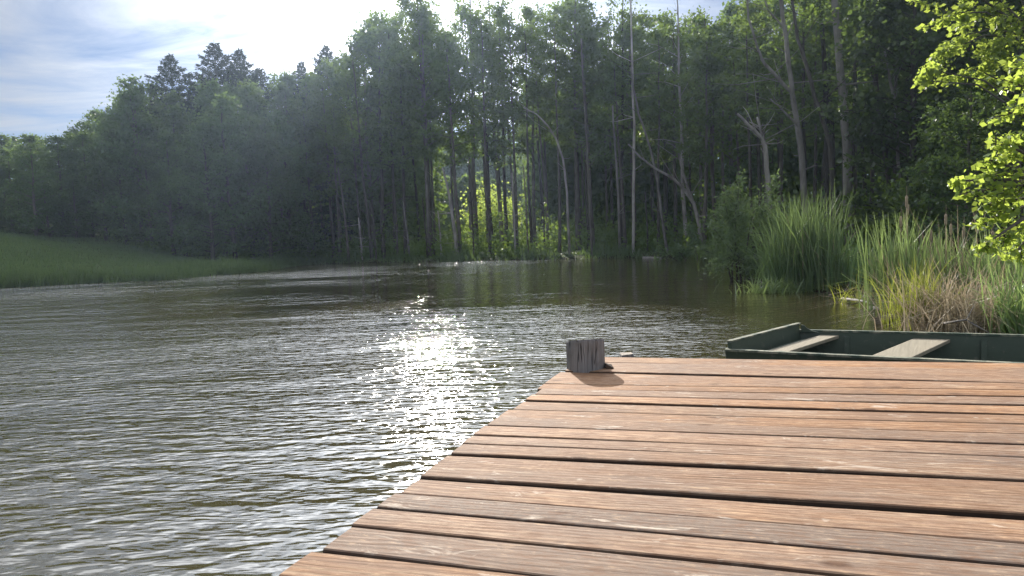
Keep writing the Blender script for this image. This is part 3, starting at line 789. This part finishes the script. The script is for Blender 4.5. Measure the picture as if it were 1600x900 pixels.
stem('slender_bare_tree', 'dark grey straight stem rising left of the slim grey stem on the far shore',
     [([(926, 404), (922, 330), (917, 230), (911, 130), (908, 60)], 4.5, 2)], 44, 0, BARK)
stem('curved_dead_tree', 'thin pale dead stem arching over to the left across the dark wood',
     [([(890, 402), (886, 300), (880, 248), (868, 215), (855, 195), (838, 178), (818, 168)], 4, 1.5)], 45, 0, BARK_PALE)
stem('birch_tree', 'grey stem leaning left on the dark shore below the lone spruce tip',
     [([(545, 408), (541, 360), (534, 300), (528, 262)], 4.2, 2.2)], 58, 0, BARK)
stem('birch_tree', 'pale leaning stem on the shore left of the sunlit gap',
     [([(716, 405), (709, 350), (701, 300), (692, 262)], 6, 3)], 51, 0, BARK_PALE)
stem('birch_tree', 'short pale stump-like stem leaning left at the water where the meadow ends',
     [([(487, 410), (480, 388), (470, 360)], 5, 3)], 61, 0, BARK_PALE)
for i, (x0, x1, y1) in enumerate([(566, 560, 340), (588, 580, 325), (622, 616, 300), (640, 630, 315), (668, 660, 310), (740, 735, 300), (805, 800, 270), (826, 818, 260), (600, 594, 345), (690, 684, 330), (1012, 1008, 300), (852, 846, 280)]):
    stem('bare_sapling', 'thin leafless stem in the row along the far waterline', [([(x0, 405), ((x0 + x1) / 2 + 1, (405 + y1) / 2), (x1, y1)], 3.2, 1.8)], interp(LINE, x0) - .3, 0, BARK_PALE if i % 3 == 0 else BARK, 'tree', 'thin leafless stems along the far waterline')

# woods behind: one far mass
rn = np.random.default_rng(9); allp = []
for k in range(260):
    px = rn.uniform(-350, 1900); Yd = interp(LINE, min(px, 1800)) + rn.uniform(20, 44)
    q = at_y(px, 400, Yd); g = H(q.x, q.y); tt = interp(SKY, px) + (rn.uniform(110, 200) if 690 < px < 900 else rn.uniform(70, 170)); hh = at_y(px, tt, Yd).z - g
    if 670 < px < 805: Yd = interp(LINE, px) + rn.uniform(34, 44); q = at_y(px, 400, Yd); g = H(q.x, q.y); hh = rn.uniform(5, 8.5)
    if 670 < px < 805 and k % 2: Yd = interp(LINE, px) + rn.uniform(62, 78); q = at_y(px, 400, Yd); g = H(q.x, q.y); hh = rn.uniform(9, 16)
    if hh < 3: continue
    n_ = 2600 if 450 < px < 1060 else 900; u = rn.uniform(0.0, 1, n_); rr_ = 2.6 * np.sin(np.pi * (.2 + .78 * u)) ** .6; a = rn.uniform(0, 6.28, n_); r2 = rr_ * np.sqrt(rn.uniform(.1, 1, n_))
    allp.append(np.column_stack([q.x + np.cos(a) * r2, q.y + np.sin(a) * r2, g + u * hh]))
for k in range(60):
    px = rn.uniform(660, 930); Yd = rn.uniform(116, 138); q = at_y(px, 400, Yd); g = H(q.x, q.y); hh = rn.uniform(9, 19)
    n_ = 1500; u = rn.uniform(0.0, 1, n_); r2 = 3.2 * np.sin(np.pi * (.2 + .76 * u)) ** .6 * np.sqrt(rn.uniform(.05, 1, n_)); a = rn.uniform(0, 6.28, n_)
    allp.append(np.column_stack([q.x + np.cos(a) * r2, q.y + np.sin(a) * r2, g + u * hh]))
wm = np_mesh('background_woods', leaves_np(np.concatenate(allp), .5, rn, .8, .2), 4)
wmo = link('background_woods', wm, LEAF); tag(wmo, 'dark woods massed behind the trees of the far shore', 'woods', kind='stuff')

# undergrowth along the foot of the wood
allp = []
for k in range(900):
    px = rn.uniform(180, 1780); Yd = interp(LINE, px) + rn.uniform(-.8, 13)
    if 755 < px < 800 and Yd > 53: continue
    q = at_y(px, 400, Yd)
    if sdist([[q.x, q.y]])[0] < .15: continue
    g = H(q.x, q.y); hh = rn.uniform(.5, 2.2 if rn.random() < .7 else 4.5); n_ = 90
    o_ = rn.normal(size=(n_, 3)) * np.array([.6, .6, 1]); o_[:, 2] = np.abs(rn.uniform(0, 1, n_)) * hh
    allp.append(np.array([q.x, q.y, g]) + o_)
um = np_mesh('undergrowth', leaves_np(np.concatenate(allp), .2, rn, .7, .2), 4)
umo = link('undergrowth', um, UNDER); tag(umo, 'tangled dark undergrowth between the trunks along the shore', 'undergrowth', kind='stuff')
# bushes in the sunny glade behind the gap
allp = []
for k in range(70):
    Yd = rn.uniform(68, 74); px = rn.uniform(752, 794) if k < 50 else rn.uniform(965, 1000); q = at_y(px, 400, Yd); g = H(q.x, q.y)
    n_ = 200; o_ = rn.normal(size=(n_, 3)) * np.array([1.0, 1.0, 1]); o_[:, 2] = rn.uniform(0, 1, n_) * rn.uniform(1.5, 7.0)
    allp.append(np.array([q.x, q.y, g]) + o_)
bm2 = np_mesh('glade_bushes', leaves_np(np.concatenate(allp), .22, rn, .75, .2), 4)
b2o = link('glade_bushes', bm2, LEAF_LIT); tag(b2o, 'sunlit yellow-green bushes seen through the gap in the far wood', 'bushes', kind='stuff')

# ------------------------------------------------------------------ meadow grass (nobody could count it)
n_ = 60000
gpx = rn.uniform(-260, 520, n_ * 2); gY = 30 + 36 * rn.random(n_ * 2) ** 1.2
Xg = np.array([(a - 800) / F_PX for a in gpx]) * gY; Pg = np.column_stack([Xg, gY]); s = sdist(Pg)
lim = np.interp(gpx, [a for a, _ in LINE], [b_ for _, b_ in LINE]) + 2
ok = (s > -.35 * (np.sin(Pg[:, 0] * 2.3) * np.sin(Pg[:, 0] * .9 + 1) + .35)) & (gY < lim); Pg, s = Pg[ok][:n_], s[ok][:n_]
hg = np.where(s < 2.2, rn.uniform(.22, .60, len(s)), rn.uniform(.10, .30, len(s)))
patch = .6 + .8 * (np.sin(Pg[:, 0] * .5) * np.sin(Pg[:, 1] * .4 + 1) * .5 + .5) + .45 * np.sin(Pg[:, 0] * 1.9 + 2) * np.sin(Pg[:, 1] * 2.3) * (s < 2.5); hg *= np.maximum(patch, .3)
a = rn.uniform(0, 6.28, len(s)); w = rn.uniform(.02, .05, len(s)); ln = rn.normal(0, .25, (len(s), 2)) * hg[:, None]
b0 = np.column_stack([Pg, np.maximum(Hn(Pg), -.06) - .02]); tv = np.empty((len(s), 3, 3))
tv[:, 0] = b0 + np.column_stack([np.cos(a) * w, np.sin(a) * w, 0 * a]); tv[:, 1] = b0 - np.column_stack([np.cos(a) * w, np.sin(a) * w, 0 * a])
tv[:, 2] = b0 + np.column_stack([ln, hg])
fpx = rn.uniform(440, 1130, 9000); fY = np.interp(fpx, [a for a, _ in LINE], [b_ for _, b_ in LINE]) + rn.uniform(-6, 3, 9000)
FP = np.column_stack([(fpx - 800) / F_PX * fY, fY]); fs_ = sdist(FP); FP = FP[(fs_ > -.2) & (fs_ < 2.2)]; n2 = len(FP); fh = rn.uniform(.25, .9, n2) * (.7 + .5 * np.sin(FP[:, 0] * 1.3))
fb = np.column_stack([FP, np.maximum(Hn(FP), -.06) - .03]); fa = rn.uniform(0, 6.28, n2); fw = rn.uniform(.03, .07, n2); t2 = np.empty((n2, 3, 3))
t2[:, 0] = fb + np.column_stack([np.cos(fa) * fw, np.sin(fa) * fw, 0 * fa]); t2[:, 1] = fb - np.column_stack([np.cos(fa) * fw, np.sin(fa) * fw, 0 * fa]); t2[:, 2] = fb + np.column_stack([rn.normal(0, .2, (n2, 2)), fh])
# ragged tufts along the meadow's waterline
cpx = rn.uniform(-60, 480, 130); cp = [np.array(at_z(a, np.interp(a, [q[0] for q in shore_px], [q[1] for q in shore_px]), 0)[:2]) for a in cpx]
tp = np.repeat(np.array(cp), 26, 0) + rn.normal(0, .22, (130 * 26, 2)) + np.array([0, .15]); th = np.repeat(rn.uniform(.25, .95, 130), 26) * rn.uniform(.5, 1.1, 130 * 26); n3 = len(tp)
tb_ = np.column_stack([tp, np.maximum(Hn(tp), -.06) - .03]); ta = rn.uniform(0, 6.28, n3); tw = rn.uniform(.015, .035, n3); t3 = np.empty((n3, 3, 3))
t3[:, 0] = tb_ + np.column_stack([np.cos(ta) * tw, np.sin(ta) * tw, 0 * ta]); t3[:, 1] = tb_ - np.column_stack([np.cos(ta) * tw, np.sin(ta) * tw, 0 * ta]); t3[:, 2] = tb_ + np.column_stack([rn.normal(0, .16, (n3, 2)), th])
tv = np.concatenate([tv, t2, t3])
gm = np_mesh('grass', tv, 3); gmo = link('grass', gm, GRASS)
tag(gmo, 'green grass covering the sloping meadow and fringing the far bank', 'grass', kind='stuff')

# ------------------------------------------------------------------ reeds, sedges, shrubs of the right bank
def blades(rg, n, cx, cy, sx, sy, hmin, hmax, w, spread, bend, base_z=None, seg=4):
    vs = []
    for _ in range(n):
        bx_, by_ = cx + rg.gauss(0, sx), cy + rg.gauss(0, sy); bz = -.1 if base_z is None else base_z
        h_ = rg.uniform(hmin, hmax); a = rg.uniform(0, 2 * math.pi); ln_ = abs(rg.gauss(0, spread)); bd = abs(rg.gauss(0, bend)) + (rg.uniform(.5, 1.3) if rg.random() < .10 else 0)
        fa = rg.uniform(0, math.pi); wx, wy = math.cos(fa), math.sin(fa); ww = w * rg.uniform(.6, 1.3)
        prev = None
        for k in range(seg + 1):
            t = k / seg; lat = h_ * (ln_ * t + bd * t * t * t); z = bz + h_ * (t - .45 * bd * t ** 4)
            p = (bx_ + math.cos(a) * lat, by_ + math.sin(a) * lat, z); hw = ww * (1 - t ** 2.2) * .5 + .0008
            cur = ((p[0] - wx * hw, p[1] - wy * hw, p[2]), (p[0] + wx * hw, p[1] + wy * hw, p[2]))
            if prev: vs.append((prev[0], prev[1], cur[1], cur[0]))
            prev = cur
    return np.array(vs)
def clump(name, label, cat, px, base_py, n, wpx, hmin, hmax, w, spread, bend, mat, depth_s=.3, heads=0, head_mat=None, zb=0.0, group=None, seed=1, Yd=None, extra=None):
    rg = random.Random(seed)
    q = at_z(px, base_py, zb) if Yd is None else at_y(px, base_py, Yd)
    o = empty(name, (q.x, q.y, zb), label, cat, group)
    sx = wpx / F_PX * q.y / 2.2
    v = blades(rg, n, 0, 0, sx, depth_s, hmin, hmax, w, spread, bend)
    me_ = np_mesh('leaves', v, 4); link('leaves', me_, mat, o)
    if extra:
        v2 = blades(rg, extra[0], 0, 0, sx, depth_s, extra[1], extra[2], w * .8, spread * 1.6, bend * 1.8)
        link('dry_leaves', np_mesh('dry_leaves', v2, 4), STRAW, o)
    for k in range(heads):
        x_, y_ = rg.gauss(0, sx * .9), rg.gauss(0, depth_s); hz = rg.uniform(hmin + .55 * (hmax - hmin), hmax * 1.03); tb = MB()
        tb.tube([(x_, y_, 0), (x_ + .02, y_, hz - .16)], [.005, .004], 5)
        tb.tube([(x_ + .02, y_, hz - .16), (x_ + .02, y_, hz - .13), (x_ + .022, y_, hz - .02), (x_ + .022, y_, hz)], [.006, .016, .016, .005], 8)
        tb.tube([(x_ + .022, y_, hz), (x_ + .024, y_, hz + .12)], [.004, .002], 4)
        tb.build('seed_head', head_mat, o)
    return o
m, nt = new_mat('cattail_fluff'); tc = N(nt, 'ShaderNodeTexCoord'); g1 = noise(nt, tc.outputs['Object'], 30, 4)
principled(nt, mixc(nt, g1, (.22, .16, .10), (.48, .40, .30)), .95, None, .1); FLUFF = m
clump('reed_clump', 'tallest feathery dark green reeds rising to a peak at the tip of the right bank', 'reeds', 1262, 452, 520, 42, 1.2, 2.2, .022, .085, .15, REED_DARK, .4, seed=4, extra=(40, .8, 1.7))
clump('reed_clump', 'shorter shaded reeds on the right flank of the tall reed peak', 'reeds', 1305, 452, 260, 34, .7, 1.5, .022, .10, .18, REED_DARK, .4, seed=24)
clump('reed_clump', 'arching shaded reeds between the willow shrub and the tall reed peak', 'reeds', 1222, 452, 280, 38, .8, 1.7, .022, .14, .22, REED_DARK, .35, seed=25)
clump('reed_clump', 'low sunlit patch of green leaves at the water in front of the shaded reed bed', 'reeds', 1215, 456, 420, 60, .15, .5, .03, .4, .5, REED, .2, seed=5)
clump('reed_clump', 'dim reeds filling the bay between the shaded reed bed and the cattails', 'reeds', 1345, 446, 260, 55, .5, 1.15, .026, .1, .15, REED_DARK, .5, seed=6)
clump('cattail_clump', 'tall bright cattails at the left of the stand, leaning over the debris', 'reeds', 1400, 487, 220, 34, .9, 1.5, .020, .09, .10, REED, .28, 3, FLUFF, seed=7, extra=(40, .6, 1.3))
clump('cattail_clump', 'dense upright cattails with pale seed heads behind the dry tussock', 'reeds', 1460, 482, 320, 75, .75, 1.25, .020, .10, .12, REED, .35, 5, FLUFF, seed=8, extra=(60, .8, 1.6))
clump('cattail_clump', 'cattails between the dry tussock and the leafy branches', 'reeds', 1535, 490, 280, 65, .7, 1.25, .020, .12, .15, REED, .3, 2, FLUFF, seed=9, extra=(80, .7, 1.3))
clump('sedge_tuft', 'bright yellow-green sedge tuft at the water in front of the cattails', 'sedge', 1428, 512, 300, 34, .4, .95, .010, .16, .25, SEDGE, .14, seed=10)
clump('sedge_tuft', 'small yellow-green tuft arching over the driftwood left of the cattails', 'sedge', 1338, 472, 60, 26, .25, .6, .014, .45, .5, SEDGE, .1, seed=11)
clump('dry_tussock', 'brown dry grass tussock with arching straw in front of the cattails', 'dry grass', 1495, 519, 760, 78, .35, .95, .011, .35, .75, STRAW, .25, seed=12)
clump('dry_tussock', 'flattened pale straw heaped beside the broad-leaved reeds', 'dry grass', 1540, 510, 420, 56, .3, .8, .011, .7, 1.0, STRAW, .3, seed=13)
clump('reed_clump', 'broad green reed leaves at the right edge just behind the boat', 'reeds', 1585, 530, 120, 40, .5, 1.0, .024, .18, .2, REED, .16, seed=14)
clump('reed_clump', 'tall reed leaves crossing in front of the leafy branches', 'reeds', 1640, 525, 60, 60, 1.1, 1.75, .022, .16, .15, REED, .2, seed=15)

def shrub(name, label, px, Yd, base_py, blobs, leaf, n, mat, droop=.0, aspect=.35, seed=1, cat='shrub', stems=7):
    rg = random.Random(seed); rn_ = np.random.default_rng(seed)
    q = at_y(px, base_py, Yd); gz = min(q.z, H(q.x, q.y)); O = Vector((q.x, q.y, gz)); o = empty(name, O, label, cat)
    tb = MB(); ps = []; al = []
    tot = sum(b_[2] ** 2 for b_ in blobs)
    for (bx_, by_, br, bd) in blobs:
        c_ = at_y(bx_, by_, Yd + bd) - O; r_ = br / F_PX * Yd
        base = Vector((rg.uniform(-.2, .2), rg.uniform(-.2, .2), -.2)); mid = base.lerp(c_, .5) + Vector((rg.uniform(-.15, .15), 0, .1))
        tb.tube([base, mid, c_], [.03, .018, .006], 5, False)
        for _ in range(5):
            e = c_ + Vector((rg.gauss(0, 1), rg.gauss(0, 1), rg.gauss(.2, 1))) * r_ * .8; tb.tube([mid.lerp(c_, rg.uniform(.3, 1)), e], [.010, .003], 4, False)
            k = int(n * br * br / tot / 6)
            t = rn_.random(k) ** .6
            pp = np.array(c_) * (1 - t)[:, None] + np.array(e) * t[:, None] + rn_.normal(size=(k, 3)) * r_ * .17; ps.append(pp)
        k = int(n * br * br / tot / 6); ps.append(np.array(c_) + rn_.normal(size=(k, 3)) * r_ * .45)
    tb.build('stems', BARK, o)
    link('foliage', np_mesh('foliage', leaves_np(np.concatenate(ps), leaf, rn_, aspect, droop), 4), mat, o)
    return o
shrub('willow_shrub', 'shaded feathery willow shrub at the water left of the reed bed', 1160, 17, 440,
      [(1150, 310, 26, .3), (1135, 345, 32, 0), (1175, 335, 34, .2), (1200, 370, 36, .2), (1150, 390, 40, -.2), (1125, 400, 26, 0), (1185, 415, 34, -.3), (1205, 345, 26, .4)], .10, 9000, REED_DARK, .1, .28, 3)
shrub('shore_shrub', 'low dark shrub overhanging the water left of the willow shrub', 1085, 33, 402,
      [(1060, 392, 14, 0), (1085, 384, 18, .3), (1105, 394, 16, 0), (1040, 396, 10, .2)], .12, 2600, REED_DARK, .1, .5, 4)
shrub('shore_shrub', 'dark shrub between the trunks at the back of the reeds', 1440, 21, 360,
      [(1420, 300, 40, 0), (1470, 280, 50, 0), (1500, 320, 50, .5), (1440, 340, 45, 0), (1530, 260, 55, .5), (1480, 215, 45, .5), (1560, 200, 50, 1), (1540, 320, 50, 0)], .13, 9000, UNDER, .1, .6, 5)

# sunlit broadleaf trees reaching in from the right
def hanging_tree(name, label, trunk_pl, w0, Yd, sprays, leaf, per, mat, seed):
    """sprays: (px, py, radius px, depth offset); each is a leafy branch end joined to the trunk by a limb"""
    rg = random.Random(seed); rn_ = np.random.default_rng(seed)
    q = at_y(trunk_pl[0][0], trunk_pl[0][1], Yd); O = Vector((q.x, q.y, H(q.x, q.y))); o = empty(name, O, label, 'tree')
    tp = [at_y(a, b_, Yd) - O for a, b_ in trunk_pl]; tp[0].z = -.3; tb = MB()
    tb.tube(tp, [w0 * (1 - .75 * i / (len(tp) - 1)) for i in range(len(tp))], 10)
    ps = []
    for (px, py, rp, dd) in sprays:
        c_ = at_y(px, py, Yd + dd) - O; r_ = rp / F_PX * Yd
        near = min(tp[1:], key=lambda v: (v - c_ - Vector((0, 0, -.6))).length)
        mid = near.lerp(c_, .55) + Vector((0, 0, .12 * (near - c_).length)); tb.tube([near, mid, c_], [.035, .02, .007], 6, False)
        k = max(5, int(rp / 7))
        for _ in range(k):
            d = Vector((rg.gauss(0, 1), rg.gauss(0, 1), rg.gauss(0, .55))).normalized() * r_ * rg.uniform(.5, 1.15)
            e = c_ + d + Vector((0, 0, -.15 * r_)); s0 = mid.lerp(c_, rg.uniform(.6, 1)); tb.tube([s0, e], [.009, .003], 4, False)
            n_ = int(per * r_ * r_ * 14 / k) + 14
            t = rn_.uniform(.25, 1.05, n_)
            pp = np.array(s0) * (1 - t)[:, None] + np.array(e) * t[:, None]
            ps.append(pp + rn_.normal(size=(n_, 3)) * np.array([.11, .11, .06]) * (r_ ** .5))
    tb.build('trunk', BARK, o); pos_ = np.concatenate(ps)
    al = rn_.normal(size=(len(pos_), 3)); al[:, 2] = -.45
    lv = leaves_np(pos_, leaf, rn_, .72, 0, al * .8)
    link('crown', np_mesh('crown', lv, 4), mat, o)
    return o
hanging_tree('broadleaf_tree', 'large broadleaf tree with sunlit layered foliage in the upper right corner',
    [(1640, 380), (1632, 200), (1622, 60), (1610, -80), (1600, -200)], .17, 15.5,
    [(1475, 20, 34, 0), (1490, 60, 40, .3), (1460, 110, 32, -.2), (1520, 105, 40, 0), (1530, 20, 45, .5), (1560, 70, 45, 0), (1590, 30, 45, -.4), (1600, 110, 40, 0),
     (1440, 125, 15, -.2), (1470, 85, 25, 0), (1550, 130, 30, .3), (1500, -30, 50, .3), (1570, -40, 60, 0), (1450, -20, 30, .3), (1650, 60, 60, 0), (1660, -40, 60, 0), (1680, 150, 60, 0), (1640, -120, 80, 0), (1540, -110, 70, 0)],
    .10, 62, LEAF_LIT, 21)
hanging_tree('young_broadleaf_tree', 'young broadleaf tree with bright yellow-green leaves hanging over the cattails at the right edge',
    [(1690, 430), (1680, 330), (1665, 220), (1650, 120), (1640, 40)], .06, 6.7,
    [(1590, 130, 26, 0), (1575, 175, 30, .2), (1600, 200, 34, 0), (1555, 215, 20, -.1), (1590, 240, 28, .2), (1560, 270, 26, 0), (1530, 280, 24, .1), (1500, 282, 15, 0), (1595, 290, 34, -.2), (1575, 330, 28, 0),
     (1510, 300, 16, 0), (1535, 345, 22, .1), (1570, 300, 26, -.1), (1580, 400, 26, 0), (1545, 250, 18, .1), (1600, 150, 30, .2), (1580, 220, 26, .1), (1545, 320, 20, .1), (1600, 350, 30, 0), (1560, 375, 22, 0), (1535, 385, 14, -.1), (1600, 390, 24, .1), (1650, 180, 50, 0), (1660, 280, 60, 0), (1640, 360, 50, 0), (1620, 90, 40, 0)],
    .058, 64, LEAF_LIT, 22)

# driftwood and debris at the reeds' foot
def log(name, label, pts, w, mat=BARK_DEBRIS, cat='driftwood', group=None, z=0.03):
    P_ = [at_z(a, b_, z + dz) for a, b_, dz in pts]; O = P_[0].copy(); O.z = 0
    tb = MB(); rg = random.Random(int(pts[0][0])); n = len(P_)
    tb.tube([p - O for p in P_], [w * (1 - .5 * i / (n - 1)) for i in range(n)], 8, True, True, .2, rg)
    if n > 2: tb.tube([P_[1] - O, P_[1] - O + Vector((.1, .05, .12))], [w * .5, w * .2], 5)
    o = tb.build(name, mat); o.location = O; tag(o, label, cat, group); return o
log('driftwood_log', 'dark rough log lying in the water at the foot of the sedge tuft', [(1372, 502, 0), (1390, 496, .02), (1412, 497, .02), (1422, 503, 0)], .05)
log('driftwood_log', 'dark stub of wood stacked on the rough log by the sedge tuft', [(1380, 492, .05), (1396, 490, .06), (1412, 493, .03)], .035)
log('driftwood_branch', 'pale bare branch lying across the debris left of the cattails', [(1315, 466, 0), (1345, 470, .05), (1385, 480, .02)], .02, BARK_PALE)
log('driftwood_branch', 'grey stick poking up from the debris below the small tuft', [(1295, 462, 0), (1320, 455, .08), (1338, 449, .16)], .016, BARK_DEBRIS)
log('driftwood_branch', 'flat pale board end lying at the foot of the left cattails', [(1360, 481, 0), (1382, 484, .01)], .03, BARK_PALE)
log('driftwood_branch', 'thin twig in the debris between the reed bed and the cattails', [(1330, 476, 0), (1362, 466, .07), (1376, 455, .2)], .012, BARK_DEBRIS)
log('driftwood_branch', 'long dry stalk slanting through the straw heap', [(1475, 505, .12), (1510, 500, .25), (1545, 520, .1)], .012, BARK_PALE)
log('floating_log', 'short pale log floating off the far shore', [(1005, 403.5, 0), (1033, 403, 0)], .10, BARK_PALE)

# ------------------------------------------------------------------ light, sky, haze
SUN_EL, SUN_AZ = R_(23.4), R_(-7.2)       # azimuth from +Y, negative to the left
sd_ = Vector((math.sin(SUN_AZ) * math.cos(SUN_EL), math.cos(SUN_AZ) * math.cos(SUN_EL), math.sin(SUN_EL)))
sl = bpy.data.lights.new('sun', 'SUN'); sl.energy = 4.6; sl.angle = R_(.53); sl.color = (1, .94, .85)
so = bpy.data.objects.new('sun', sl); COL.objects.link(so); so.rotation_euler = (-sd_).to_track_quat('-Z', 'Y').to_euler()
w = bpy.data.worlds.new('World'); scene.world = w; w.use_nodes = True; nt = w.node_tree; nt.nodes.clear()
sk = N(nt, 'ShaderNodeTexSky', sky_type='NISHITA'); sk.sun_disc = False; sk.sun_elevation = SUN_EL; sk.sun_rotation = SUN_AZ
sk.altitude = 200; sk.air_density = 1.0; sk.dust_density = .4; sk.ozone_density = 1.0
tc = N(nt, 'ShaderNodeTexCoord'); sep = N(nt, 'ShaderNodeSeparateXYZ'); L(nt, tc.outputs['Generated'], sep.inputs[0])
zc = mth(nt, 'MAXIMUM', sep.outputs['Z'], .04)
cx = N(nt, 'ShaderNodeCombineXYZ'); L(nt, mth(nt, 'DIVIDE', sep.outputs['X'], zc), cx.inputs[0]); L(nt, mth(nt, 'DIVIDE', sep.outputs['Y'], zc), cx.inputs[1])
c1 = noise(nt, mapping(nt, cx.outputs[0], (.9, 1.45, 1), (0, 0, R_(-28))), 1, 7, .58, .6)
c2 = noise(nt, mapping(nt, cx.outputs[0], (.25, .45, 1), (0, 0, R_(-20)), (4, 2, 0)), 1, 4, .5)
cf = mth(nt, 'ADD', mth(nt, 'MULTIPLY', c1, .65), mth(nt, 'MULTIPLY', c2, .45))
cl = ramp(nt, cf, [(.38, (0, 0, 0)), (.66, (.92, .92, .92))])
# thin cloud scatters sunlight forward: brighter the closer it stands to the sun
dt = N(nt, 'ShaderNodeVectorMath', operation='DOT_PRODUCT'); L(nt, tc.outputs['Generated'], dt.inputs[0]); dt.inputs[1].default_value = sd_
d0 = mth(nt, 'MAXIMUM', dt.outputs['Value'], 0.0)
au = mth(nt, 'ADD', mth(nt, 'MULTIPLY', mth(nt, 'POWER', d0, 30.0), 34.0), mth(nt, 'MULTIPLY', mth(nt, 'POWER', d0, 4.0), 2.6))
au = mth(nt, 'ADD', au, 1.6)
hi = N(nt, 'ShaderNodeMapRange', interpolation_type='SMOOTHSTEP'); hi.inputs['From Min'].default_value = .36; hi.inputs['From Max'].default_value = .62; L(nt, sep.outputs['Z'], hi.inputs['Value'])
au = mth(nt, 'ADD', au, mth(nt, 'MULTIPLY', hi.outputs[0], mth(nt, 'MULTIPLY', mth(nt, 'POWER', d0, 5.0), 66.0)))
veil = mth(nt, 'MULTIPLY', mth(nt, 'POWER', d0, 34.0), .7)
# opposite the sun the clouds are lit from the front and the sky is clearer
rear = N(nt, 'ShaderNodeMapRange', interpolation_type='SMOOTHSTEP'); rear.inputs['From Min'].default_value = .45; rear.inputs['From Max'].default_value = -.25; L(nt, dt.outputs['Value'], rear.inputs['Value'])
cm_ = mth(nt, 'MAXIMUM', mth(nt, 'MAXIMUM', cl, veil), mth(nt, 'MAXIMUM', mth(nt, 'MULTIPLY', rear.outputs[0], .55), mth(nt, 'MULTIPLY', hi.outputs[0], .75)))
au = mth(nt, 'ADD', au, mth(nt, 'MULTIPLY', rear.outputs[0], 5.0))
cb = N(nt, 'ShaderNodeVectorMath', operation='SCALE'); cb.inputs[0].default_value = (.97, 1.0, 1.05); L(nt, au, cb.inputs['Scale'])
sks = N(nt, 'ShaderNodeVectorMath', operation='MULTIPLY'); L(nt, sk.outputs[0], sks.inputs[0]); L(nt, mixc(nt, rear.outputs[0], (.15, .26, .44), (.7, .8, 1.0)), sks.inputs[1])
mx = mixc(nt, cm_, sks.outputs[0], cb.outputs[0])
bg = N(nt, 'ShaderNodeBackground', i_Strength=.07); L(nt, mx, bg.inputs[0])
wo_ = N(nt, 'ShaderNodeOutputWorld'); L(nt, bg.outputs[0], wo_.inputs[0])

HAZE = True
if HAZE:
    hz = MB(); a0, a1, b0, b1, z0, z1 = -310, 310, -130, 330, -2.0, 45.0
    c = [Vector(v) for v in ((a0, b0, z0), (a1, b0, z0), (a1, b1, z0), (a0, b1, z0), (a0, b0, z1), (a1, b0, z1), (a1, b1, z1), (a0, b1, z1))]
    hz.hexa(c)
    m, nt = new_mat('evening_haze'); pv = N(nt, 'ShaderNodeVolumePrincipled'); pv.inputs['Density'].default_value = .00042; pv.inputs['Color'].default_value = (.58, .74, 1, 1)
    pv.inputs['Anisotropy'].default_value = .65; o = N(nt, 'ShaderNodeOutputMaterial'); L(nt, pv.outputs[0], o.inputs['Volume'])
    ho = hz.build('haze', m); tag(ho, 'thin bluish evening haze over the pond and woods', 'haze', kind='stuff')

# ------------------------------------------------------------------ render settings
cy = scene.cycles
cy.max_bounces = 7; cy.diffuse_bounces = 3; cy.glossy_bounces = 3; cy.transmission_bounces = 4; cy.volume_bounces = 0; cy.transparent_max_bounces = 8
cy.use_denoising = True; cy.denoiser = 'OPENIMAGEDENOISE'
try: cy.denoising_input_passes = 'RGB_ALBEDO_NORMAL'; cy.denoising_prefilter = 'NONE'
except Exception: pass
cy.sample_clamp_indirect = 8.0; cy.caustics_reflective = False; cy.caustics_refractive = False
cy.use_adaptive_sampling = True; cy.adaptive_threshold = .006
vs_ = scene.view_settings; vs_.view_transform = 'Standard'; vs_.look = 'None'; vs_.exposure = .95; vs_.gamma = 1; vs_.use_curve_mapping = False
